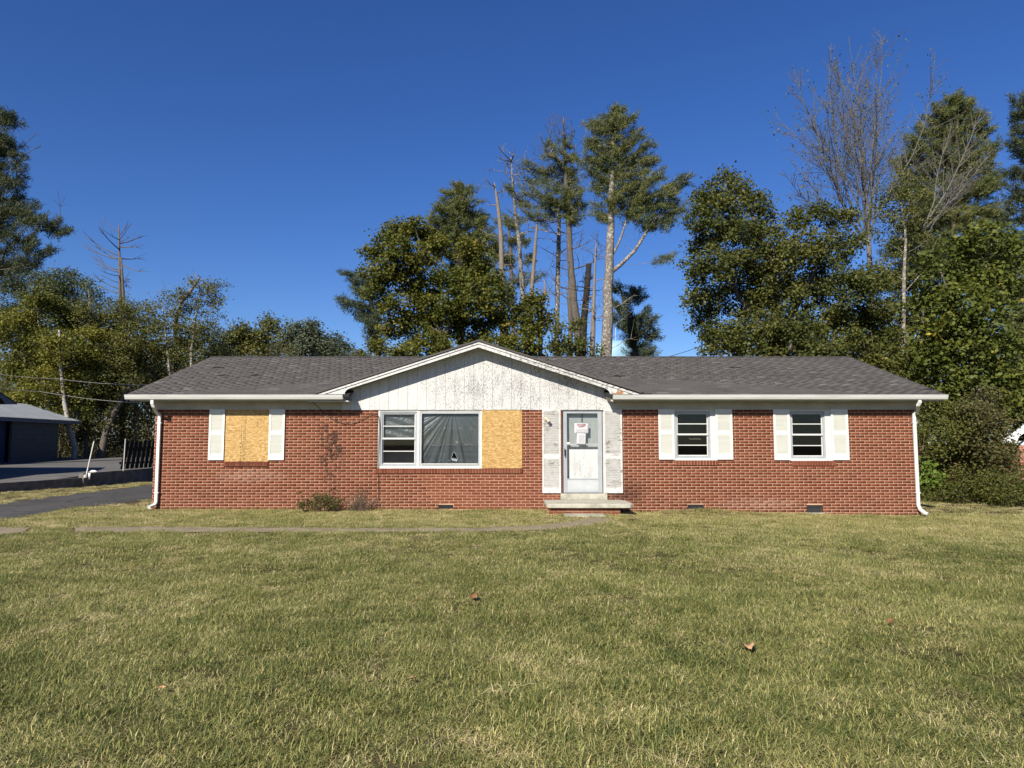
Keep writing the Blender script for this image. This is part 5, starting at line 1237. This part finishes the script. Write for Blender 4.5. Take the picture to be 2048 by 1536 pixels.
# undergrowth: reads as one mass
def undergrowth(name, pts, mat, leaf, m, sig, seed, stems=0, stem_mat='pale_dead_wood'):
    rng = np.random.default_rng(seed); cl = np.array(pts); V_, tt_ = leafy(cl, m, leaf[0], leaf[1], (sig,) * 3, rng); NTRI[0] += len(V_) // 2
    o = link_mesh(name, leaf_mesh(name, V_, tt_), None, [M[mat]]); props(o, kind='stuff')
    if stems:
        k = rng.choice(len(cl), stems); Pa = cl[k].copy(); Pa[:, 2] = 0; Pb = cl[k] + np.c_[rng.normal(size=(stems, 2)) * .5, rng.uniform(.5, 2.5, stems)]
        s_ = link_mesh('brush_stems', frustums('brush_stems', Pa, Pb, np.full(stems, .035), np.full(stems, .008), 4), o, [M[stem_mat]]); props(s_, kind='stuff')
    return o
pts = []
rr = random.Random(9)
for i in range(7000):
    x = rr.uniform(-44, -13); y = rr.uniform(48, 60)
    h = 5.6 + 1.6 * math.sin(x * .9) + (y - 47) * .25
    pts.append((x, y, max(.25, h * rr.random() ** .8)))
o = undergrowth('undergrowth', pts, 'leaf_brush', (.13, .08), 30, .3, 101, 160); o['label'] = 'tangled brown green undergrowth along the wood edge at the left'
pts = []
for i in range(900):
    x = rr.uniform(-14, 12); y = rr.uniform(46, 60); pts.append((x, y, rr.uniform(.3, 5.5)))
undergrowth('undergrowth', pts, 'leaf_dark', (.16, .10), 26, .35, 102, 30)
pts = []
for i in range(1300):
    x = rr.uniform(11.5, 30); y = rr.uniform(28.5, 38); pts.append((x, y, (5.5 if y > 31 else 3.8) * rr.random() ** .8 + .2))
undergrowth('undergrowth', pts, 'leaf_dark', (.12, .08), 30, .3, 103, 60)
pts = []
for i in range(500):
    x = rr.uniform(10.7, 22); y = 23.0 + rr.uniform(-.5, 1.2); pts.append((x, y, zt1(x, y) + .05 + .25 * rr.random()))
o = undergrowth('tall_grass', pts, 'leaf_brush', (.22, .015), 26, .12, 104)
pts = []
for i in range(5200):
    x = rr.uniform(-75, 70); y = rr.uniform(70, 78); px = 1024 + x / y * F
    top = 12.5 + 1.5 * math.sin(x * .7) if px < 400 else (14.0 + 1.5 * math.sin(x * .8) if px > 1460 else 8.2)
    pts.append((x, y, top * rr.random() ** .75))
o = undergrowth('far_wood', pts, 'leaf_brush', (.36, .24), 20, .6, 105); o['label'] = 'far wood closing the view behind the trees'
tree('leaning_tree', 'ivy covered trunk leaning right, behind the board fence', 'tree', 46, [[(203, 905, 14), (212, 865, 12), (226, 832, 11), (244, 798, 9), (262, 770, 5)]], [(222, 830, 12), (235, 810, 12), (250, 790, 14), (265, 770, 16), (212, 855, 10)], 'leaf_brush', 'grey_bark', dens=6, m=24, leaf=(.11, .08), sig=.2, seed=19)
tree('ivy_tree', 'dark ivy column clinging to a trunk right of the slanting pale trunk', 'tree', 46.5, [[(172, 905, 9), (172, 830, 7), (174, 800, 5)]], [(172, 860, 11), (174, 840, 12), (176, 820, 12), (170, 875, 10), (178, 805, 10)], 'leaf_dark', 'grey_bark', dens=14, m=30, leaf=(.11, .09), sig=.18, seed=20)

# ------------------------------------------------------------------ left hand neighbours
simple('shade_grey', (.14, .15, .165), .8, .2, .1)
lot, LOT_POLY = strip('parking_lot', [(-60, 22), (-60, 27), (-60, 30), (-60, 36), (-60, 47)], [(-18.2, 22), (-16.55, 27.35), (-16.3, 29.5), (-16.2, 32), (-16.1, 47)], lambda x, y: .20 + .25 * min(1, max(0, (y - 24) / 4)) + .018 * max(0, y - 29), M['lot_asphalt'], 30)
rw = thing('retaining_wall', 'low dark concrete block wall between the driveway and the raised parking lot', 'wall', (-16.6, 27, 0))
def wseg(a, c, z0, z1, nm='wall_segment'):
    b = MB(); a, c = Vector((a[0], a[1], 0)), Vector((c[0], c[1], 0)); d = (c - a).normalized(); nrm = Vector((d.y, -d.x, 0))
    b.prism([a + Vector((0, 0, -.3)), c + Vector((0, 0, -.3)), c + Vector((0, 0, z1)), a + Vector((0, 0, z0))], -nrm * .2); return b.build(nm, M['block_wall'], rw)
wseg((-20.3, 13.5), (-16.42, 27.3), .20, .355); wseg((-16.36, 27.32), (-16.12, 31.7), .52, .57); wseg((-16.12, 31.72), (-15.9, 38), .57, .72)
pole = thing('leaning_pipe', 'thin white pipe leaning over the retaining wall', 'pipe', P(172, 951, 27.2))
b = MB(); b.tube([P(172, 953, 27.2), P(188, 883, 27.5)], .025, 10); b.build('pipe', M['pipe'], pole)
b = MB(); q = P(171, 952, 27.2); b.lathe((q[0], q[1], q[2] - .06), [(.065, 0), (.06, .07), (.035, .11)], 10); b.build('foot', M['pipe'], pole)
b = MB(); rr = random.Random(3); q = P(187, 941, 27.4)
vs = []
for j in range(7):
    for i in range(12):
        a = i / 12 * 6.283; r = (.03 + .07 * math.sin(j / 6 * math.pi)) * rr.uniform(.75, 1.2); vs.append((q[0] + r * 1.5 * math.cos(a), q[1] + r * math.sin(a), .53 + j / 6 * .11))
b.add(vs, [(j * 12 + i, j * 12 + (i + 1) % 12, (j + 1) * 12 + (i + 1) % 12, (j + 1) * 12 + i) for j in range(6) for i in range(12)])
p_ = P(179, 945, 27.25); b.prism([(p_[0] - .04, 27.22, .54), (p_[0] + .05, 27.22, .54), (p_[0] + .03, 27.22, .30), (p_[0] + .01, 27.22, .31)], (0, .04, 0))
o = b.build('crumpled_cloth', M['rag'], None, True); props(o, 'crumpled white cloth draped on the end of the retaining wall', 'cloth')
# board fence on the wall
fr_ = thing('board_fence', 'dark weathered board fence with leaning pickets behind the house corner', 'fence', (-16.1, 31, .56))
for i in range(11):
    by_ = 29.7 + i * .36; bx_ = -16.22 + .01 * i
    l = .34 - i * .02 + random.uniform(-.05, .05)
    p0 = Vector((bx_, by_, .60)); p1 = p0 + Vector((0, l, 1.20 + random.uniform(-.04, .02))); w_ = Vector((0, .135, 0))
    b = MB(); b.prism([p0 - w_, p0 + w_, p1 + w_, p1 - w_], (.025, 0, 0)); b.build('picket', M['grey_wood'], fr_)
for z in (.85, 1.5):
    b = MB(); b.beam((-16.27, 29.6, z), (-16.15, 33.6, z), .04, .09); b.build('rail', M['grey_wood'], fr_)
b = MB(); b.tube([P(246.5, 942, 29.5), P(251, 878, 29.6)], .022, 8); b.build('end_post', M['pipe'], fr_)
# shed: its long shaded wall faces the driveway
XW = -27.75; ZL = .66
Yf, Yd, Yc = 30.0, 39.45, 43.5
zev = 2.98
shed = thing('shed', 'pale clapboard shed with a ribbed metal roof at the left edge', 'shed', (XW - 3, 38, ZL))
b = MB(); b.box(XW - .12, XW - .02, Yd, Yc, ZL - .2, zev); b.box(XW - 6.4, XW - .12, Yc - .1, Yc, ZL - .2, zev); b.box(XW - 6.4, XW - .02, Yf, Yf + .1, ZL - .2, zev); b.box(XW - 6.4, XW - 6.3, Yf + .1, Yc - .1, ZL - .2, zev)
b.prism([(XW - .1, Yc - .05, zev), (XW - 6.3, Yc - .05, zev), (XW - 3.2, Yc - .05, zev + .95)], (0, .06, 0)); b.build('wall', M['shed_siding'], shed)
nsb = 9
for i in range(nsb):
    z0 = ZL - .1 + (zev - ZL + .1) * i / nsb; z1 = ZL - .1 + (zev - ZL + .1) * (i + 1) / nsb
    b = MB(); b.prism([(XW + .030, Yd + .02, z0 + .004), (XW - .019, Yd + .02, z0 + .004), (XW - .019, Yd + .02, z1), (XW + .006, Yd + .02, z1)], (0, Yc - Yd - .02, 0)); b.build('siding_board', M['shed_siding'], shed)
b = MB(); b.box(XW - .35, XW - .3, Yf + .1, Yd - .01, ZL - .2, zev); b.build('door', M['shed_door'], shed)
oy0, oy1 = Yf - .6, 45.4; rise = 1.08
b = MB(); ee = [Vector((XW + .25, oy0, zev + .12)), Vector((XW + .25, oy1, zev + .12)), Vector((XW - 3.2, oy1, zev + .12 + rise)), Vector((XW - 3.2, oy0, zev + .12 + rise))]
b.prism(ee, (0, 0, -.05)); ff = [Vector((XW - 6.65, p.y, p.z)) if i < 2 else p for i, p in enumerate(ee)]; b.prism(ff, (0, 0, -.05)); b.build('roof', M['metal_roof'], shed)
b = MB(); y = oy0 + .1
while y < oy1 - .05:
    b.beam((XW + .25, y, zev + .135), (XW - 3.2, y, zev + .135 + rise), .05, .04); y += .26
b.build('roof_rib', M['metal_roof'], shed)['kind'] = 'stuff'
b = MB(); b.box(XW + .22, XW + .26, oy0, oy1, zev - .09, zev + .06); b.build('eave_board', M['shade_grey'], shed)
# neighbour's house: its gable end faces the driveway, only the far roof corner reaches into the picture
nh = thing('neighbouring_house', 'dark roof corner of a house entering at the far left', 'house', (-24, 27, .4))
c0 = Vector((-21.0, 30.1, 1.62 + 80 / F * 30.1)); c1 = c0 + Vector((0, -5.2, 1.9)); c2 = c0 + Vector((0, -10.4, 0)); back = Vector((-11, 0, 0))
b = MB(); b.prism([c0, c1, c1 + back, c0 + back], (0, 0, .07)); b.prism([c1, c2, c2 + back, c1 + back], (0, 0, .07)); b.build('roof', M['dark_roof'], nh)
sl = (c1 - c0).normalized()
b = MB(); b.prism([c0 + Vector((.01, 0, 0)), c1 + Vector((.01, 0, 0)), c1 + Vector((.01, 0, -.17)), c0 + sl * .95 + Vector((.01, 0, -.17)), c0 + sl * .75 + Vector((.01, 0, -.30)), c0 + Vector((.01, -.6, -.03))], (-.03, 0, 0)); b.build('rake_board', M['shade_grey'], nh)
b = MB(); b.prism([(-21.55, 29.3, .1), (-21.55, 20.5, .1), (-31.5, 20.5, .1), (-31.5, 29.3, .1)], (0, 0, c0.z - .1)); b.build('wall', M['shed_siding'], nh)
# right neighbour
rh = thing('neighbouring_house', 'white gable corner and brick wall of a house entering at the right edge', 'house', (22, 27, -.4))
Yr = 26; a0 = Vector(P(2009, 880, Yr)); a1 = Vector(P(2048, 851, Yr)); d = (a1 - a0).normalized(); a2 = a0 + d * 5
b = MB(); b.prism([a0, a2, a2 + Vector((7.5, 8, 0)), a0 + Vector((7.5, 8, 0))], (0, 0, .06)); m_ = a2 * 2 - a0; m_.z = a0.z; b.prism([a2, m_, m_ + Vector((7.5, 8, 0)), a2 + Vector((7.5, 8, 0))], (0, 0, .06)); b.build('roof', M['dark_roof'], rh)
b = MB(); b.prism([a0 + Vector((-.02, -.03, .02)), a2 + Vector((0, -.03, .02)), a2 + Vector((0, -.03, -.16)), a0 + Vector((.5, -.03, .10)), a0 + Vector((.42, -.03, -.10)), a0 + Vector((-.02, -.03, -.09))], (0, .03, 0)); b.build('rake_board', M['white_trim'], rh)
xb = P(2041, 930, Yr + .5)[0]
b = MB(); b.box(xb, xb + 8, Yr + .5, Yr + 8.5, -.6, a0.z - .2); b.build('wall', M['plain_brick'], rh)
b = MB(); b.prism([(xb, Yr + .5, a0.z - .19), (xb + 8, Yr + .5, a0.z - .19), (a2.x, Yr + .5, a2.z - .05)], (0, .1, 0)); b.build('gable', M['white_trim'], rh)
# water tower
Yw = 250; wt = thing('water_tower', 'light blue water tank rising behind the roof ridge', 'water tower', (P(1229, 715, Yw)[0], Yw, 0))
cx = P(1229, 715, Yw)[0]; zt_ = P(1229, 681, Yw)[2]; R_ = 38.5 * Yw / F
b = MB(); b.lathe((cx, Yw, zt_), [(R_ * .2, -R_ * 2.1), (R_ * .7, -R_ * 1.75), (R_ * .96, -R_ * 1.35), (R_, -R_ * 1.0), (R_ * .995, -R_ * .62), (R_ * .93, -R_ * .36), (R_ * .80, -R_ * .19), (R_ * .55, -R_ * .07), (R_ * .25, -R_ * .012), (.02, 0)], 48); b.build('tank', M['tower_blue'], wt, True)
b = MB(); b.lathe((cx, Yw, 0), [(4.5, 0), (2.4, 4), (1.6, zt_ - R_ * 2.15), (1.6, zt_ - R_ * 2.0)], 24); b.build('pedestal', M['tower_blue'], wt, True)
b = MB(); b.tube([(cx + .5, Yw, zt_ - .1), (cx + .5, Yw, zt_ + 4.6)], .07, 5); b.build('antenna', M['enamel'], wt)
# wires
def wire(lab, pts, r, mat, sag=.3):
    b = MB(); pts = [Vector(p) for p in pts]; out = []
    for a, c in zip(pts[:-1], pts[1:]):
        for i in range(16): t_ = i / 16; q = a.lerp(c, t_); q.z -= sag * 4 * t_ * (1 - t_); out.append(q)
    out.append(pts[-1]); b.tube(out, r, 5); o = b.build('utility_wire', mat); props(o, lab, 'wire'); return o
wire('black service wire rising right from the roof ridge', [P(1335, 714, 24), P(1432, 679, 31), P(1500, 655, 36)], .010, M['wire'], .05)
wire('upper pale wire crossing in front of the left trees', [P(-40, 742, 38), P(110, 757, 41), P(300, 770, 44)], .014, M['pale_wire'], .1)
wire('lower pale wire crossing just over the shed roof', [P(-40, 766, 38), P(80, 783, 41), P(280, 806, 44)], .016, M['pale_wire'], .1)

# fallen leaves on the lawn
for i, (px, py, sz, mt, lab) in enumerate(((1497, 1293, .135, 'fallen_leaf', 'largest tan fallen leaf on the right side of the lawn'), (947, 1194, .10, 'dark_fallen_leaf', 'curled brown leaf on the lawn straight below the wide window'), (823, 1356, .045, 'fallen_leaf', 'small tan leaf near the middle of the front lawn'), (324, 1375, .035, 'fallen_leaf', 'tiny pinkish leaf on the left front lawn'), (1782, 1243, .06, 'dark_fallen_leaf', 'dull brown leaf lying flat on the far right lawn'))):
    g = G(px, py, zt1(*G(px, py)[:2]) + .05); rr = random.Random(i); n1 = 8
    vs = []; 
    for j in range(n1 + 1):
        t_ = j / n1; w_ = math.sin(math.pi * min(1, t_ * .92 + .06)) * .45 * (1 + .25 * math.sin(t_ * 19))
        for k in (-1, -.5, 0, .5, 1): vs.append((sz * (t_ - .5) * 1.3, sz * k * w_, sz * (.55 * abs(k) ** 1.5 * w_ + .25 * math.sin(t_ * 5 + i) * .5 + rr.gauss(0, .02))))
    b = MB(); b.add(vs, [(j * 5 + k, j * 5 + k + 1, (j + 1) * 5 + k + 1, (j + 1) * 5 + k) for j in range(n1) for k in range(4)])
    b.tube([(-sz * .65, 0, 0), (-sz * .95, .01, .02)], .002, 4)
    o = link_mesh('fallen_leaf', b.mesh('fallen_leaf', True), None, [M[mt]]); o.location = g; o.rotation_euler = (rr.uniform(-.3, .3), rr.uniform(-.3, .3), rr.uniform(0, 6)); props(o, lab, 'leaf', 'fallen leaves on the lawn')

# ------------------------------------------------------------------ grass
def blade_patch(name, seed, n, size, hlo, hhi, wid, lean, tlo, thi, flat=0., mat='grass_blade'):
    rng = np.random.default_rng(seed)
    x = rng.uniform(-size / 2, size / 2, (n, 2)); a = rng.uniform(0, 2 * np.pi, n)
    h = rng.uniform(hlo, hhi, n) * (1 + .3 * rng.normal(size=n)).clip(.4, 1.8); w = wid * rng.uniform(.6, 1.4, n)
    ln = np.abs(rng.normal(size=n)) * lean + flat
    dx, dy = np.cos(a), np.sin(a); sx, sy = -dy, dx
    V_ = []
    for t_, ww in ((0, 1), (.5, .85), (1, .12)):
        hz = h * (t_ * np.cos(np.minimum(ln * (.5 + .8 * t_), 1.5))); hr = h * t_ * np.sin(np.minimum(ln * (.5 + .8 * t_), 1.5))
        px_, py_ = x[:, 0] + dx * hr, x[:, 1] + dy * hr
        V_ += [np.stack([px_ - sx * w * ww / 2, py_ - sy * w * ww / 2, hz], -1), np.stack([px_ + sx * w * ww / 2, py_ + sy * w * ww / 2, hz], -1)]
    V_ = np.stack(V_, 1).reshape(-1, 3)
    f_ = np.array([(0, 1, 3, 2), (2, 3, 5, 4)]); lp_ = (np.arange(n)[:, None, None] * 6 + f_[None]).reshape(-1)
    me = np_mesh(name, V_, lp_, np.full(2 * n, 4), np.repeat(rng.uniform(tlo, thi, n), 6)); me.materials.append(M[mat])
    return bpy.data.objects.new(name, me)
PC = bpy.data.collections.new('grass_patches')
PL = [blade_patch('patch_0', 1, 430, .34, .020, .060, .0040, .8, -.08, .74, .45), blade_patch('patch_1', 2, 430, .34, .018, .058, .0040, .85, .02, .92, .6), blade_patch('patch_2', 3, 380, .34, .03, .075, .0044, .75, -.12, .60, .4),
      blade_patch('patch_3', 4, 200, .34, .04, .12, .0040, .5, .55, 1.0, .95), blade_patch('patch_4', 5, 60, .18, .03, .085, .011, .8, -.12, .35, .3), blade_patch('patch_5', 6, 90, .30, .05, .13, .0036, .4, .75, 1.05, 1.15),
      blade_patch('patch_7', 8, 170, .36, .05, .11, .0040, .35, -.1, .7, 1.15),
      blade_patch('patch_6', 7, 120, .3, .012, .05, .016, .4, 0, 1, .9, 'litter')]
for o in PL: PC.objects.link(o)
def in_poly(x, y, poly):
    r = np.zeros(len(x), bool); n = len(poly); j = n - 1
    for i in range(n):
        xi, yi, xj, yj = poly[i][0], poly[i][1], poly[j][0], poly[j][1]
        c = ((yi > y) != (yj > y)) & (x < (xj - xi) * (y - yi) / (yj - yi + 1e-12) + xi); r ^= c; j = i
    return r
rng = np.random.default_rng(77)
def vnoise(x, y, s, seed):
    r = np.random.default_rng(seed); o = 0
    for k in range(6):
        a = r.uniform(0, 6.28); f_ = s * r.uniform(.6, 1.8); o = o + np.sin((x * np.cos(a) + y * np.sin(a)) * f_ + r.uniform(0, 6.28))
    return o / 3.2
xs_, ys_, ks_, sc_ = [], [], [], []
def scatter(n, x0, x1, y0, y1, kinds, smin, smax, mask=None):
    if n < 0:
        st = math.sqrt((x1 - x0) * (y1 - y0) / -n); gx_, gy_ = np.meshgrid(np.arange(x0, x1, st), np.arange(y0, y1, st)); x = gx_.ravel() + rng.uniform(-.6, .6, gx_.size) * st; y = gy_.ravel() + rng.uniform(-.6, .6, gx_.size) * st
    else: x = rng.uniform(x0, x1, n); y = rng.uniform(y0, y1, n)
    ok = np.abs(x) < y * .85 + 5
    ok &= ~((x > XL - .05) & (x < XR + .05) & (y > D - .05)) & ~((x > xs0 + .02) & (x < xs1 - .02) & (y > 16.55))
    for pl_ in (DW_POLY, PW_POLY, PAD_POLY, LOT_POLY): ok &= ~in_poly(x, y, pl_)
    if mask is not None: ok &= mask(x, y)
    x, y = x[ok], y[ok]; xs_.append(x); ys_.append(y); ks_.append(rng.choice(kinds, len(x))); sc_.append(rng.uniform(smin, smax, len(x)))
scatter(-20500, -19, 20, 1.2, 18.6, [0, 0, 1, 1, 2], .75, 1.15)
scatter(3800, -8, 8, 2.2, 9, [0, 1, 2, 2, 7], .6, 1.1)
scatter(3000, -13, 14, 2.2, 17, [7], .6, 1.1)
scatter(1700, -15, 15, 2.2, 18.6, [3, 5, 5], .7, 1.2, lambda x, y: vnoise(x, y, 1.1, 5) > .15)
scatter(700, -14, 14, 2.2, 17, [5], .6, 1.1)
scatter(900, -12, 14, 2.2, 16, [4], .6, 1.15, lambda x, y: vnoise(x, y, 1.4, 8) > .1)
scatter(900, -15, 14, 14.2, 17.7, [3, 5, 1], .6, 1.0)
scatter(-5200, -24, 26, 17.6, 34, [0, 1, 3, 1], .9, 1.5)
scatter(800, -13, 11, 16.6, 17.75, [6, 6, 5], .6, 1.1)
scatter(260, -.5, 3.6, 15.2, 16.6, [6, 6, 5], .6, 1.1, lambda x, y: vnoise(x, y, 3, 4) > -.2)
scatter(260, 3.6, 6.5, 16.9, 17.7, [6], .7, 1.1)
scatter(420, -9.3, 10.3, 17.45, 17.74, [2, 1, 5, 3], .7, 1.25)
scatter(70, -11, 12, 3, 16, [6], .35, .6)
scatter(160, -13.5, -8.5, 13.2, 15.2, [3, 5, 6], .6, 1.0)
gxp, gyp = np.concatenate(xs_), np.concatenate(ys_); gk = np.concatenate(ks_); gs = np.concatenate(sc_)
gv = np.stack([gxp, gyp, zt(gxp, gyp) - .004], -1)
me = bpy.data.meshes.new('grass'); me.vertices.add(len(gv)); me.vertices.foreach_set('co', gv.astype(np.float32).ravel())
a = me.attributes.new('pick', 'INT', 'POINT'); a.data.foreach_set('value', gk.astype(np.int32))
a = me.attributes.new('size', 'FLOAT', 'POINT'); a.data.foreach_set('value', gs.astype(np.float32))
rot = np.zeros((len(gv), 3), np.float32); rot[:, 2] = rng.uniform(0, 6.283, len(gv)); rot[:, :2] = rng.normal(size=(len(gv), 2)) * .06
a = me.attributes.new('turn', 'FLOAT_VECTOR', 'POINT'); a.data.foreach_set('vector', rot.ravel())
grass = link_mesh('grass', me); props(grass, kind='stuff'); grass['label'] = 'mown lawn grass with dry straw patches'
ng = bpy.data.node_groups.new('scatter', 'GeometryNodeTree')
ng.interface.new_socket('Geometry', in_out='INPUT', socket_type='NodeSocketGeometry'); ng.interface.new_socket('Geometry', in_out='OUTPUT', socket_type='NodeSocketGeometry')
gi, go = ng.nodes.new('NodeGroupInput'), ng.nodes.new('NodeGroupOutput')
iop = ng.nodes.new('GeometryNodeInstanceOnPoints'); ci = ng.nodes.new('GeometryNodeCollectionInfo')
ci.inputs['Collection'].default_value = PC; ci.inputs['Separate Children'].default_value = True; ci.inputs['Reset Children'].default_value = True
def na(nm, ty):
    q = ng.nodes.new('GeometryNodeInputNamedAttribute'); q.data_type = ty; q.inputs['Name'].default_value = nm
    return [o for o in q.outputs if o.enabled and o.name == 'Attribute'][0]
ng.links.new(gi.outputs[0], iop.inputs['Points']); ng.links.new(ci.outputs[0], iop.inputs['Instance']); iop.inputs['Pick Instance'].default_value = True
ng.links.new(na('pick', 'INT'), iop.inputs['Instance Index']); ng.links.new(na('size', 'FLOAT'), iop.inputs['Scale']); ng.links.new(na('turn', 'FLOAT_VECTOR'), iop.inputs['Rotation'])
ng.links.new(iop.outputs[0], go.inputs[0])
md = grass.modifiers.new('scatter', 'NODES'); md.node_group = ng
print('tree tris', NTRI[0], 'bricks', len(single), len(rest), 'tabs', len(tsel), len(V))
